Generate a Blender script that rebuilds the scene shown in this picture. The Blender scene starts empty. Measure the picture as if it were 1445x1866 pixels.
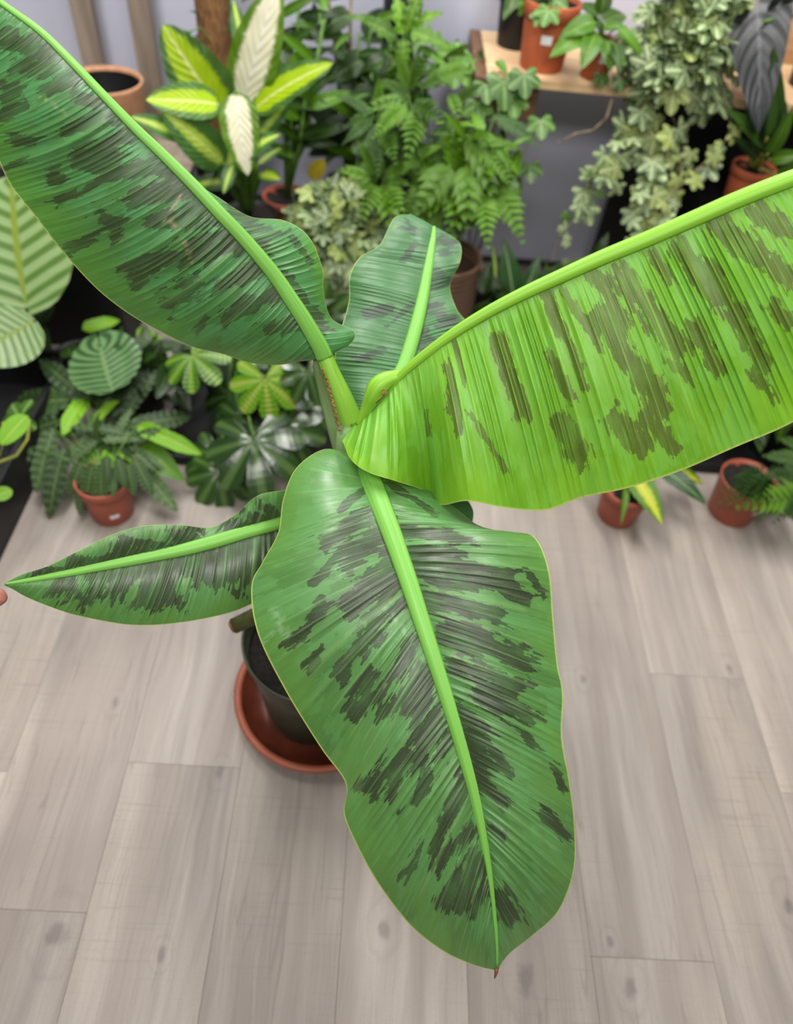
import bpy, math, random
import numpy as np
from mathutils import Vector, Matrix

# ------------------------------------------------------------------ camera
SC = bpy.context.scene
HC = 1.35                                  # camera height, metres
CX, CY = 722.5, 933.0
_VP = np.array([53., -1553.]); _N = np.array([-140., 1150.])   # vanishing points of the planks and of the verticals
F = math.sqrt(-float(_VP @ _N))
_d = np.array([_N[0], _N[1], F]); _d /= np.linalg.norm(_d)
_f = np.array([_VP[0], _VP[1], F]); _f /= np.linalg.norm(_f)
_r = np.cross(_d, _f)
if _r[0] < 0: _r = -_r
RM = np.array([_r, _f, -_d])               # image axes (right, down, forward) to world
cd = bpy.data.cameras.new('camera'); cam = bpy.data.objects.new('camera', cd)
SC.collection.objects.link(cam); SC.camera = cam
cd.sensor_fit = 'HORIZONTAL'; cd.sensor_width = 36.0; cd.lens = 36.0 * F / 1445.0
cd.clip_start = 0.02; cd.clip_end = 30
cam.matrix_world = Matrix(((RM[0,0], -RM[0,1], -RM[0,2], 0), (RM[1,0], -RM[1,1], -RM[1,2], 0),
                           (RM[2,0], -RM[2,1], -RM[2,2], HC), (0, 0, 0, 1)))
cd.dof.use_dof = True; cd.dof.focus_distance = 0.84; cd.dof.aperture_fstop = 3.4

# ------------------------------------------------------------------ light
wd = bpy.data.worlds.new('world'); SC.world = wd; wd.use_nodes = True
bg = wd.node_tree.nodes['Background']; bg.inputs[0].default_value = (1.0, 0.98, 0.96, 1); bg.inputs[1].default_value = 0.13
def area(name, loc, target, sx, sy, power, col=(1, 1, 1)):
    l = bpy.data.lights.new(name, 'AREA'); l.shape = 'RECTANGLE'; l.size = sx; l.size_y = sy; l.energy = power; l.color = col
    o = bpy.data.objects.new(name, l); SC.collection.objects.link(o); o.location = loc
    o.rotation_euler = (Vector(target) - Vector(loc)).to_track_quat('-Z', 'Y').to_euler()
    return o
area('ceiling_tube_lamp', (-0.7, 1.45, 2.6), (-0.4, 1.4, 0), 1.6, 0.30, 60, (1.0, 0.98, 0.95))
area('ceiling_tube_lamp', (0.75, 1.45, 2.6), (0.5, 1.4, 0), 1.6, 0.30, 44, (1.0, 0.98, 0.95))
area('ceiling_tube_lamp', (0.1, -0.6, 2.4), (0.1, 0.8, 0), 2.4, 0.5, 54, (1.0, 0.96, 0.93))
SC.view_settings.view_transform = 'Standard'; SC.view_settings.look = 'None'
SC.view_settings.gamma = 1.0; SC.view_settings.use_curve_mapping = False
SC.view_settings.exposure = 0.0

# ------------------------------------------------------------------ helpers
COL = SC.collection
rnd = random.Random(7)
O3 = np.array([0, 0, HC])
def ray(x, y): return RM @ np.array([(x - CX) / F, (y - CY) / F, 1.0])
def W(x, y, dep): return Vector(O3 + ray(x, y) * dep)              # a point at a given distance along the lens axis
def Wz(x, y, z):
    r = ray(x, y); return Vector(O3 + r * (z - HC) / r[2])         # on a level surface
def Wy(x, y, Y):
    r = ray(x, y); return Vector(O3 + r * Y / r[1])                # on an upright plane
def proj(p):
    v = RM.T @ (np.array(p) - O3); return CX + F * v[0] / v[2], CY + F * v[1] / v[2], v[2]

def srgb(r, g, b):
    return tuple(((c / 255) / 12.92 if c / 255 <= .04045 else ((c / 255 + .055) / 1.055) ** 2.4) for c in (r, g, b)) + (1,)

def link(o, parent=None, world=None):
    COL.objects.link(o)
    if parent is not None: o.parent = parent
    if world is not None:
        if parent is not None:
            base = Matrix.Translation(-root_loc(parent))
            o.matrix_basis = base @ world
        else: o.matrix_basis = world
    return o
def root_loc(p):
    v = Vector((0, 0, 0))
    while p is not None:
        v = v + Vector(p.location); p = p.parent
    return v
def mesh(name, verts, faces, mat=None, smooth=True, uvs=None):
    m = bpy.data.meshes.new(name); m.from_pydata([tuple(v) for v in verts], [], faces)
    if mat: m.materials.append(mat)
    if smooth: m.polygons.foreach_set('use_smooth', [True] * len(m.polygons))
    if uvs is not None:
        ul = m.uv_layers.new(name='UVMap'); li = np.zeros(len(m.loops), dtype=np.int32); m.loops.foreach_get('vertex_index', li)
        ul.data.foreach_set('uv', np.asarray(uvs, dtype=np.float32)[li].ravel())
    m.update(); return m
def part(name, m, parent, world=None, label=None, kind=None):
    """a mesh whose vertices are in world space unless world is given"""
    o = bpy.data.objects.new(name, m)
    link(o, parent, world if world is not None else Matrix.Identity(4))
    if label: o['label'] = label
    if kind: o['kind'] = kind
    return o
def thing(name, label, cat, loc, group=None):
    o = bpy.data.objects.new(name, None); COL.objects.link(o); o.location = loc; o.empty_display_size = .05
    o['label'] = label; o['category'] = cat
    if group: o['group'] = group
    return o
def catmull(P, ts):
    P = np.asarray(P, float); n = len(P)
    ts = np.clip(np.asarray(ts, float), 0, 1) * (n - 1); i = np.minimum(ts.astype(int), n - 2); f = (ts - i)[:, None]
    Q = np.vstack([2 * P[0] - P[1], P, 2 * P[-1] - P[-2]])
    p0, p1, p2, p3 = Q[i], Q[i + 1], Q[i + 2], Q[i + 3]
    return .5 * ((2 * p1) + (-p0 + p2) * f + (2 * p0 - 5 * p1 + 4 * p2 - p3) * f**2 + (-p0 + 3 * p1 - 3 * p2 + p3) * f**3)
def tube_geo(pts, rad, sides=8, cap=True, flat=1.0, up=None):
    pts = [Vector(p) for p in pts]; n = len(pts)
    if not hasattr(rad, '__len__'): rad = [rad] * n
    vs, fs, uv = [], [], []
    ref = Vector(up) if up is not None else Vector((0.31, 0.2, .93))
    for i, p in enumerate(pts):
        t = (pts[min(i + 1, n - 1)] - pts[max(i - 1, 0)]).normalized()
        a = t.cross(ref)
        if a.length < 1e-3: a = t.cross(Vector((1, 0, 0)))
        a.normalize(); b = a.cross(t).normalized()
        for k in range(sides):
            th = 2 * math.pi * k / sides
            vs.append(p + a * (math.cos(th) * rad[i]) + b * (math.sin(th) * rad[i] * flat)); uv.append((k / sides, i / (n - 1)))
    for i in range(n - 1):
        for k in range(sides):
            k2 = (k + 1) % sides
            fs.append((i * sides + k, i * sides + k2, (i + 1) * sides + k2, (i + 1) * sides + k))
    if cap:
        fs.append(tuple(range(sides - 1, -1, -1))); fs.append(tuple((n - 1) * sides + k for k in range(sides)))
    return vs, fs, uv
def tube(name, pts, rad, mat, parent, sides=8, flat=1.0, up=None, label=None, kind=None):
    v, f, u = tube_geo(pts, rad, sides, True, flat, up)
    return part(name, mesh(name, v, f, mat, True, u), parent, label=label, kind=kind)
def box_geo(a, b, bev=0):
    x0, y0, z0 = a; x1, y1, z1 = b
    vs = [(x0,y0,z0),(x1,y0,z0),(x1,y1,z0),(x0,y1,z0),(x0,y0,z1),(x1,y0,z1),(x1,y1,z1),(x0,y1,z1)]
    return vs, [(0,3,2,1),(4,5,6,7),(0,1,5,4),(1,2,6,5),(2,3,7,6),(3,0,4,7)]
def box(name, a, b, mat, parent=None, bev=.002, label=None, kind=None):
    v, f = box_geo(a, b); m = mesh(name, v, f, mat, False)
    o = part(name, m, parent, label=label, kind=kind)
    if bev:
        md = o.modifiers.new('bevel', 'BEVEL'); md.width = bev; md.segments = 2
    return o
def lathe_geo(prof, c, sides=40):
    vs, fs = [], []
    for (r, z) in prof:
        for k in range(sides):
            th = 2 * math.pi * k / sides
            vs.append((c[0] + r * math.cos(th), c[1] + r * math.sin(th), c[2] + z))
    for i in range(len(prof) - 1):
        for k in range(sides):
            k2 = (k + 1) % sides; fs.append((i*sides+k, i*sides+k2, (i+1)*sides+k2, (i+1)*sides+k))
    fs.append(tuple(range(sides - 1, -1, -1)))
    if prof[-1][0] > 1e-4: fs.append(tuple((len(prof)-1)*sides + k for k in range(sides)))
    return vs, fs

# ------------------------------------------------------------------ materials
class NT:
    def __init__(s, name):
        s.m = bpy.data.materials.new(name); s.m.use_nodes = True; s.t = s.m.node_tree; s.b = s.t.nodes['Principled BSDF']; s.out = s.t.nodes['Material Output']
    def n(s, typ, **kw):
        x = s.t.nodes.new(typ)
        for k, v in kw.items(): setattr(x, k, v)
        return x
    def L(s, a, b): s.t.links.new(a, b)
    def val(s, x, i, v):
        if hasattr(v, 'is_output') or hasattr(v, 'links'): s.L(v, x.inputs[i])
        else: x.inputs[i].default_value = v
    def math(s, op, a, b=0.0, c=None, clamp=False):
        x = s.n('ShaderNodeMath', operation=op); x.use_clamp = clamp; s.val(x, 0, a); s.val(x, 1, b)
        if c is not None: s.val(x, 2, c)
        return x.outputs[0]
    def mix(s, f, a, b, mode='MIX'):
        x = s.n('ShaderNodeMix', data_type='RGBA', blend_type=mode); s.val(x, 0, f); s.val(x, 6, a); s.val(x, 7, b); return x.outputs[2]
    def noise(s, vec, scale=5., detail=3., rough=.5, dim='3D'):
        x = s.n('ShaderNodeTexNoise', noise_dimensions=dim)
        if vec is not None: s.L(vec, x.inputs['Vector'])
        x.inputs['Scale'].default_value = scale; x.inputs['Detail'].default_value = detail; x.inputs['Roughness'].default_value = rough
        return x.outputs[0]
    def maprange(s, v, a, b, c=0., d=1., smooth=True):
        x = s.n('ShaderNodeMapRange'); x.interpolation_type = 'SMOOTHSTEP' if smooth else 'LINEAR'
        s.val(x, 0, v); s.val(x, 1, a); s.val(x, 2, b); s.val(x, 3, c); s.val(x, 4, d); return x.outputs[0]
    def scale(s, vec, sc, off=(0, 0, 0)):
        x = s.n('ShaderNodeMapping'); s.L(vec, x.inputs[0]); x.inputs['Scale'].default_value = sc; x.inputs['Location'].default_value = off; return x.outputs[0]
    def attr(s, name): return s.n('ShaderNodeAttribute', attribute_name=name).outputs['Fac']
    def uv(s): return s.n('ShaderNodeTexCoord').outputs['UV']
    def pos(s): return s.n('ShaderNodeNewGeometry').outputs['Position']
    def bump(s, h, st=.3, dist=.002):
        x = s.n('ShaderNodeBump'); x.inputs['Strength'].default_value = st; x.inputs['Distance'].default_value = dist
        s.L(h, x.inputs['Height']); s.L(x.outputs[0], s.b.inputs['Normal']); return x.outputs[0]
    def base(s, c): s.val(s.b, 'Base Color', c)
    def rough(s, v): s.val(s.b, 'Roughness', v)
    def translucent(s, col, fac):
        tr = s.n('ShaderNodeBsdfTranslucent'); s.val(tr, 0, col); mx = s.n('ShaderNodeMixShader'); mx.inputs[0].default_value = fac
        s.L(s.b.outputs[0], mx.inputs[1]); s.L(tr.outputs[0], mx.inputs[2]); s.L(mx.outputs[0], s.out.inputs[0])

def mat_noise(name, c1, c2, scale=20, rough=.7, bump=0, sc=(1, 1, 1), spec=.4, detail=4):
    t = NT(name); v = t.scale(t.pos(), sc); n = t.noise(v, scale, detail, .6)
    t.base(t.mix(t.maprange(n, .3, .7), c1, c2)); t.rough(rough); t.b.inputs['Specular IOR Level'].default_value = spec
    if bump: t.bump(n, bump, .004)
    return t.m

def mat_banana(name, g1, g2, edge, dark1, dark2, vein, trans=.18, rough=.42, ragged=1.0, sheen=.35, light=None, scar=None):
    t = NT(name); uv = t.uv(); s = t.n('ShaderNodeSeparateXYZ'); t.L(uv, s.inputs[0]); u, v = s.outputs[0], s.outputs[1]
    av = t.attr('across'); bl = t.attr('blotch'); sc = t.attr('scar'); ve = t.attr('vein')
    def strips(n, rows, seed):
        # one random number for each narrow strip between two veins
        wn = t.n('ShaderNodeTexWhiteNoise', noise_dimensions='2D'); cmb = t.n('ShaderNodeCombineXYZ')
        t.L(t.math('FLOOR', t.math('MULTIPLY', u, n)), cmb.inputs[0]); t.L(t.math('FLOOR', t.math('MULTIPLY_ADD', v, rows, seed)), cmb.inputs[1]); t.L(cmb.outputs[0], wn.inputs[0])
        return t.math('SUBTRACT', wn.outputs[0], .5)
    w1, w2 = strips(24., .9, 3.3), strips(9., .7, 7.1)
    n1 = t.noise(t.scale(uv, (4.5, 2.1, 1)), 1.0, 3., .55); n2 = t.noise(t.scale(uv, (16, 3.4, 1), (3, 7, 0)), 1.0, 3., .6); n0 = t.noise(t.scale(uv, (1.7, 1.3, 1), (8, 1, 0)), 1.0, 2., .5)
    sig = t.math('ADD', bl, t.math('MULTIPLY', t.math('SUBTRACT', n1, .5), 2.6 * ragged))
    sig = t.math('ADD', sig, t.math('MULTIPLY', t.math('SUBTRACT', n2, .5), 1.9 * ragged))
    sig = t.math('ADD', sig, t.math('MULTIPLY', t.math('SUBTRACT', n0, .5), 1.2 * ragged))
    sig = t.math('ADD', sig, t.math('MULTIPLY', w1, .55 * ragged)); sig = t.math('ADD', sig, t.math('MULTIPLY', w2, .5 * ragged))
    mask = t.maprange(sig, -.04, .04)
    nb = t.noise(t.scale(uv, (.9, .5, 1), (11, 2, 0)), 1., 3., .5); nf = t.noise(t.scale(uv, (24, 1.2, 1)), 1., 2., .5); ng = t.noise(t.scale(uv, (60, 60, 1)), 1., 2., .6)
    g = t.mix(t.maprange(nb, .3, .7), g1, g2)
    # a second, paler set of ragged patches
    nm = t.noise(t.scale(uv, (2.6, 1.1, 1), (5, 9, 0)), 1., 3., .5)
    s2 = t.math('ADD', t.math('MULTIPLY', t.math('SUBTRACT', nm, .5), 3.0), t.math('ADD', t.math('MULTIPLY', w1, .35), t.math('MULTIPLY', w2, .35)))
    g = t.mix(t.maprange(s2, -.03, .12, 0, .55), g, light or g2)
    em = t.math('MULTIPLY', t.maprange(av, .62, 1.0), t.maprange(nb, .3, .62))
    g = t.mix(t.math('MULTIPLY', em, .6), g, edge)
    dk = t.mix(t.maprange(nf, .3, .75), dark1, dark2)
    c = t.mix(t.math('MULTIPLY', mask, t.maprange(nm, .4, .7, .95, .68)), g, dk)
    c = t.mix(t.maprange(nf, .56, .74, 0, .22), c, vein)
    c = t.mix(t.maprange(nf, .25, .42, .12, 0), c, t.mix(.6, (0.01, 0.015, 0.008, 1), g1))
    c = t.mix(t.maprange(ve, .70, .97, 0, .34), c, vein)
    c = t.mix(t.maprange(ng, .35, .7, 0, .14), c, vein)
    c = t.mix(t.maprange(av, .988, .997, 0, .8), c, srgb(176, 188, 100))
    c = t.mix(t.math('MULTIPLY', sc, t.maprange(n2, .38, .55, 0, .8)), c, scar or srgb(150, 132, 98))
    t.base(c); t.rough(t.maprange(n1, .2, .8, rough - .08, rough + .14)); t.b.inputs['Specular IOR Level'].default_value = sheen
    h = t.math('ADD', t.math('MULTIPLY', nf, .9), t.math('MULTIPLY', t.noise(t.scale(uv, (11, .6, 1)), 1., 2., .5), 1.6)); h = t.math('ADD', h, t.math('MULTIPLY', ng, .15))
    h = t.math('ADD', h, t.math('MULTIPLY', t.maprange(ve, .6, 1.), .5))
    t.bump(h, .32, .0018); t.translucent(t.mix(.35, c, (0.45, 0.8, 0.06, 1)), trans)
    return t.m
def mat_rib(name, c1, c2, c3, rough=.45):
    t = NT(name); uv = t.uv(); n = t.noise(t.scale(uv, (14, .8, 1)), 1., 3., .6)
    t.base(t.mix(t.maprange(n, .5, .7, 0, .7), t.mix(t.maprange(n, .3, .5), c1, c2), c3)); t.rough(rough); t.bump(n, .4, .0015)
    t.b.inputs['Specular IOR Level'].default_value = .3
    t.translucent(c2, .1)
    return t.m

def mat_leaf(name, base, base2, rib=None, centre=None, cw=.5, cn=.5, stripes=0, sdark=None, edge=None, rough=.40, spec=.38, trans=.15, slant=.35, spots=0, ribs=.25):
    """small leaf; UV x runs across (0.5 = rib), UV y along"""
    t = NT(name); uv = t.uv(); s = t.n('ShaderNodeSeparateXYZ'); t.L(uv, s.inputs[0]); u, v = s.outputs[0], s.outputs[1]
    a = t.math('MULTIPLY', t.math('ABSOLUTE', t.math('SUBTRACT', u, .5)), 2.)
    oi = t.n('ShaderNodeObjectInfo').outputs['Random']
    g = t.mix(oi, base, base2)
    nz = t.noise(t.pos(), 30., 3., .6); g = t.mix(t.maprange(nz, .4, .7, 0, .4), g, base2)
    ph = t.math('SUBTRACT', v, t.math('MULTIPLY', a, slant))
    if stripes:
        w = t.math('SINE', t.math('MULTIPLY', ph, stripes * 6.2832)); g = t.mix(t.maprange(w, -.3, .6), g, sdark)
    if centre:
        nn = t.noise(t.scale(uv, (3, 16, 1)), 1., 4., .65)
        lim = t.math('ADD', a, t.math('MULTIPLY', t.math('SUBTRACT', nn, .5), cn))
        m = t.math('MULTIPLY', t.maprange(lim, cw + .12, cw - .12), t.maprange(v, .0, .08))
        g = t.mix(m, g, centre)
    if spots:
        sp = t.noise(t.pos(), 110., 2., .5); g = t.mix(t.maprange(sp, .55, .62, 0, spots), g, edge or rib)
    if edge:
        nn2 = t.noise(t.pos(), 70., 2., .5)
        g = t.mix(t.maprange(t.math('ADD', a, t.math('MULTIPLY', t.math('SUBTRACT', nn2, .5), .7)), .72, .86), g, edge)
    if rib: g = t.mix(t.maprange(a, .09, .03), g, rib)
    hs = t.n('ShaderNodeHueSaturation'); t.L(g, hs.inputs['Color']); hs.inputs['Hue'].default_value = .468; hs.inputs['Saturation'].default_value = 1.03; t.L(t.math('MULTIPLY_ADD', oi, .40, .62), hs.inputs['Value']); g = hs.outputs[0]
    t.base(g); t.rough(rough); t.b.inputs['Specular IOR Level'].default_value = spec
    hw = t.math('SINE', t.math('MULTIPLY', ph, (stripes or 9) * 6.2832)); t.bump(hw, ribs, .003)
    t.translucent(t.mix(.3, g, (0.4, 0.7, 0.05, 1)), trans)
    return t.m

M_rib = mat_rib('midrib_green', srgb(92, 148, 52), srgb(112, 170, 72), srgb(136, 190, 98))
M_rib2 = mat_rib('midrib_lime', srgb(96, 148, 28), srgb(120, 172, 44), srgb(150, 196, 88))
M_pet = mat_rib('petiole_lime', srgb(100, 148, 36), srgb(122, 168, 54), srgb(96, 140, 44))
M_sheath = mat_rib('sheath_greygreen', srgb(88, 118, 66), srgb(112, 140, 88), srgb(130, 128, 100), .6)
M_brown = mat_noise('dry_brown', srgb(90, 55, 35), srgb(140, 90, 60), 200, .8)
B3 = mat_banana('banana_leaf_green', srgb(62, 104, 50), srgb(76, 120, 62), srgb(84, 130, 44), srgb(26, 27, 22), srgb(44, 44, 36), srgb(112, 152, 92), .12, .36, 1., .5, srgb(82, 134, 76), srgb(122, 156, 112))
B1 = mat_banana('banana_leaf_bluegreen', srgb(54, 100, 50), srgb(66, 114, 60), srgb(84, 140, 32), srgb(30, 38, 24), srgb(54, 64, 40), srgb(98, 148, 78), .14, .38, 1., .45, srgb(72, 134, 82))
B2 = mat_banana('banana_leaf_lime', srgb(98, 156, 28), srgb(108, 166, 44), srgb(132, 186, 22), srgb(64, 78, 26), srgb(88, 96, 42), srgb(150, 200, 84), .3, .40, .85, .4, srgb(114, 178, 72))
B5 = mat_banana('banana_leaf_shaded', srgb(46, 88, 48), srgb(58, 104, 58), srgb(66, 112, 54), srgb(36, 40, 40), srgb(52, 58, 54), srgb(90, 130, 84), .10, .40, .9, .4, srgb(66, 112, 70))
M_terra = mat_noise('terracotta', srgb(168, 84, 52), srgb(186, 98, 64), 25, .62)
M_terra_dk = mat_noise('terracotta_plastic', srgb(150, 76, 56), srgb(164, 86, 64), 18, .5)
M_soil = mat_noise('dark_soil', srgb(6, 5, 4), srgb(32, 26, 20), 130, .95, .8)
M_black = mat_noise('black_plastic', srgb(14, 14, 15), srgb(22, 22, 24), 20, .5)
M_green_pot = mat_noise('olive_plastic', srgb(44, 50, 36), srgb(66, 74, 54), 12, .45)
M_sticker = mat_noise('white_sticker', srgb(225, 225, 228), srgb(240, 240, 240), 90, .5)
M_stem = mat_noise('stem_green', srgb(58, 96, 34), srgb(92, 128, 48), 60, .5)
M_stem_y = mat_noise('stem_yellow', srgb(130, 140, 50), srgb(160, 160, 80), 60, .5)
M_stem_br = mat_noise('stem_woody', srgb(84, 70, 50), srgb(140, 122, 96), 60, .8)
M_kraft = mat_noise('clay_buff', srgb(176, 128, 96), srgb(194, 144, 108), 60, .8, .1)
M_coir = mat_noise('coir_fibre', srgb(96, 64, 38), srgb(146, 106, 68), 160, .95, .8, (1, 1, .3))
def mat_wood(name, c1, c2, sc=(3, 60, 60), rough=.6):
    t = NT(name); n = t.noise(t.scale(t.pos(), sc), 1., 4., .6); n2 = t.noise(t.pos(), 7., 2., .5)
    t.base(t.mix(t.maprange(n, .3, .7), c1, c2)); t.rough(rough); t.bump(n, .2, .002); return t.m
M_pine = mat_wood('pine_board', srgb(196, 160, 118), srgb(222, 190, 148))
M_greywood = mat_wood('weathered_wood', srgb(120, 106, 92), srgb(150, 136, 122), (40, 40, 4))
M_brownwood = mat_wood('brown_wood', srgb(84, 56, 40), srgb(116, 80, 56), (40, 40, 4))
M_darkwood = mat_wood('dark_bench_wood', srgb(26, 22, 20), srgb(44, 36, 32))

# floor planks
def mat_plank():
    t = NT('grey_oak_plank'); p = t.pos(); oi = t.n('ShaderNodeObjectInfo').outputs['Random']
    off = t.n('ShaderNodeCombineXYZ'); t.L(t.math('MULTIPLY', oi, 31.), off.inputs[0]); t.L(t.math('MULTIPLY', oi, 17.), off.inputs[1])
    add = t.n('ShaderNodeVectorMath', operation='ADD'); t.L(p, add.inputs[0]); t.L(off.outputs[0], add.inputs[1]); q = add.outputs[0]
    wv = t.n('ShaderNodeVectorMath', operation='ADD'); t.L(q, wv.inputs[0])
    wob = t.n('ShaderNodeCombineXYZ'); t.L(t.math('MULTIPLY', t.noise(t.scale(q, (9, 3.2, 1)), 1., 2., .5), .035), wob.inputs[0]); t.L(wob.outputs[0], wv.inputs[1])
    grain = t.noise(t.scale(wv.outputs[0], (95, 3.2, 1)), 1., 5., .65)
    broad = t.noise(t.scale(wv.outputs[0], (20, 1.6, 1), (4, 2, 0)), 1., 3., .5)
    cloud = t.noise(t.scale(q, (4.5, 2.2, 1), (9, 2, 0)), 1., 3., .5)
    saw = t.noise(t.scale(q, (6, 170, 1), (1, 1, 0)), 1., 3., .6)
    weave = t.noise(t.scale(q, (300, 300, 1)), 1., 2., .5)
    c = t.mix(t.maprange(broad, .3, .7), srgb(142, 133, 126), srgb(168, 159, 150))
    c = t.mix(t.maprange(cloud, .4, .72, 0, .65), c, srgb(176, 165, 153))
    c = t.mix(t.maprange(grain, .56, .76, 0, .38), c, srgb(112, 103, 97))
    c = t.mix(t.maprange(grain, .26, .44, .35, 0), c, srgb(184, 175, 164))
    sm = t.math('MULTIPLY', t.maprange(saw, .54, .72, 0, .32), t.maprange(cloud, .42, .6))
    c = t.mix(sm, c, srgb(122, 112, 104))
    c = t.mix(t.maprange(weave, .5, .75, 0, .16), c, srgb(110, 102, 98))
    strip = t.noise(t.scale(q, (14, .35, 1), (2, 8, 0)), 1., 2., .5); c = t.mix(t.maprange(strip, .46, .62, 0, .42), c, srgb(134, 122, 114))
    fib = t.noise(t.scale(wv.outputs[0], (210, 5, 1), (3, 3, 0)), 1., 4., .7); c = t.mix(t.maprange(fib, .5, .7, 0, .3), c, srgb(120, 110, 104))
    # cracks running with the grain
    crack = t.noise(t.scale(wv.outputs[0], (26, 1.1, 1), (7, 5, 0)), 1., 2., .5)
    cr = t.math('ABSOLUTE', t.math('SUBTRACT', crack, .5)); c = t.mix(t.math('MULTIPLY', t.maprange(cr, .014, .0, 0, .3), t.maprange(cloud, .35, .6)), c, srgb(100, 90, 86))
    # knots where the photograph has them
    for (kx, ky, kr) in [(210, 1281, .010), (400, 1408, .011), (700, 1690, .014), (958, 1782, .020), (1148, 1797, .014), (1063, 1238, .010), (295, 1740, .009), (1437, 1648, .014), (1112, 1716, .008), (105, 1700, .02), (1330, 1220, .012)]:
        k = Wz(kx, ky, 0); dd = t.n('ShaderNodeVectorMath', operation='DISTANCE'); sub = t.scale(p, (1, .62, 0)); t.L(sub, dd.inputs[0]); dd.inputs[1].default_value = (k.x, k.y * .62, 0)
        dn = t.math('ADD', dd.outputs['Value'], t.math('MULTIPLY', t.math('SUBTRACT', t.noise(p, 45., 2., .5), .5), kr * 1.3))
        c = t.mix(t.maprange(dn, kr, kr * .25, 0, .5), c, srgb(92, 84, 84))
        c = t.mix(t.maprange(t.math('ABSOLUTE', t.math('SUBTRACT', dn, kr * 1.9)), kr * .4, 0, 0, .12), c, srgb(100, 90, 86))
    hsv = t.n('ShaderNodeHueSaturation'); t.L(c, hsv.inputs['Color']); t.L(t.math('MULTIPLY_ADD', oi, .30, .76), hsv.inputs['Value']); hsv.inputs['Saturation'].default_value = 1.0
    t.base(hsv.outputs[0]); t.rough(t.maprange(grain, .3, .7, .42, .56)); t.b.inputs['Specular IOR Level'].default_value = .35
    t.bump(t.math('ADD', grain, t.math('MULTIPLY', saw, .5)), .25, .0015)
    return t.m
M_plank = mat_plank()
M_wall = mat_noise('lavender_grey_paint', srgb(184, 186, 202), srgb(192, 194, 210), 3, .8)
M_base = mat_noise('baseboard_dark', srgb(40, 38, 40), srgb(54, 50, 52), 20, .6)
M_gap = mat_noise('joint_dark', srgb(118, 109, 102), srgb(130, 120, 112), 20, .9)

# ------------------------------------------------------------------ setting
WALLY = 2.36
floor = box('floor', (-2.6, -.6, -.06), (2.9, WALLY, -.0035), M_gap, bev=0); floor['kind'] = 'structure'
wall = box('wall_back', (-2.6, WALLY, 0), (2.9, WALLY + .08, 2.6), M_wall, bev=0); wall['kind'] = 'structure'
bb = box('baseboard_back', (-2.6, WALLY - .014, 0), (2.9, WALLY - .0005, .018), M_base, bev=.002); bb['kind'] = 'structure'
PW, PX0, PL = .2045, .010, 1.22
joints = {-3: .52, -2: .29, -1: .60, 0: .05, 1: .86, 2: .4325, 3: .2245, -4: .9}
for k in range(-11, 13):
    x0 = PX0 + k * PW
    # joint positions read off the photograph, metres along the room
    y0 = {-3: Wz(60, 1659, 0).y, -4: Wz(30, 1407, 0).y, -2: Wz(390, 1397, 0).y, 2: None, 1: Wz(1160, 1501, 0).y, 3: Wz(1390, 1240, 0).y}.get(k)
    if k == 2: y0 = Wz(1385, 1757, 0).y
    if y0 is None: y0 = rnd.uniform(0, PL)
    j = y0
    while j > -.5: j -= PL
    while j < WALLY - .01:
        a, b = max(j, -.55), min(j + PL, WALLY - .016)
        if b - a > .02:
            box('plank', (x0 + .0002, a + .0002, -.0034), (x0 + PW - .0002, b - .0002, 0), M_plank, floor, bev=.0004)
        j += PL

# ------------------------------------------------------------------ banana plant
BP = Vector((-.062, .665, 0))
sauc = thing('plant_saucer', 'round terracotta saucer under the banana plant pot on the floor', 'saucer', BP)
v, f_ = lathe_geo([(.118, .0), (.132, .003), (.156, .030), (.163, .036), (.1635, .040), (.158, .043), (.151, .040), (.128, .012), (.11, .009), (0.0, .009)], BP, 72)
part('dish', mesh('dish', v, f_, mat_noise('terracotta_saucer', srgb(138, 72, 50), srgb(154, 84, 60), 12, .5)), sauc)
v, f_ = lathe_geo([(.1500, .0392), (.1290, .0135), (.1105, .0100), (0, .0100)], BP, 72); part('shaded_inside', mesh('shaded_inside', v, [q_ for q_ in f_ if len(q_) == 4], mat_noise('shaded_clay', srgb(70, 32, 22), srgb(96, 46, 30), 14, .3)), sauc, label='inside coloured dark for the shade of the plant')  # dark brown lining carries the shade of plant and pot in its colour
ban = thing('banana_plant', 'large banana plant with maroon-blotched leaves standing in a dark pot at the centre', 'potted plant', BP + Vector((0, 0, .0105)))
PB = BP + Vector((-.010, -.012, .0105))
v, f_ = lathe_geo([(.086, 0), (.090, .004), (.108, .17), (.112, .20), (.1165, .215), (.1195, .232), (.121, .236), (.121, .242), (.1185, .243), (.116, .238), (.112, .200), (0, .199)], PB, 64)
part('pot', mesh('pot', v, f_, M_green_pot), ban)
# soil
sv, sf = [], []
for i in range(10):
    for k in range(32):
        r = .1115 * i / 9; th = k * math.pi / 16
        sv.append((PB.x + r * math.cos(th), PB.y + r * math.sin(th), PB.z + .206 + rnd.uniform(-.003, .004)))
for i in range(9):
    for k in range(32): sf.append((i*32+k, (i+1)*32+k, (i+1)*32+(k+1) % 32, i*32+(k+1) % 32))
part('soil', mesh('soil', sv, sf, M_soil), ban)

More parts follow.
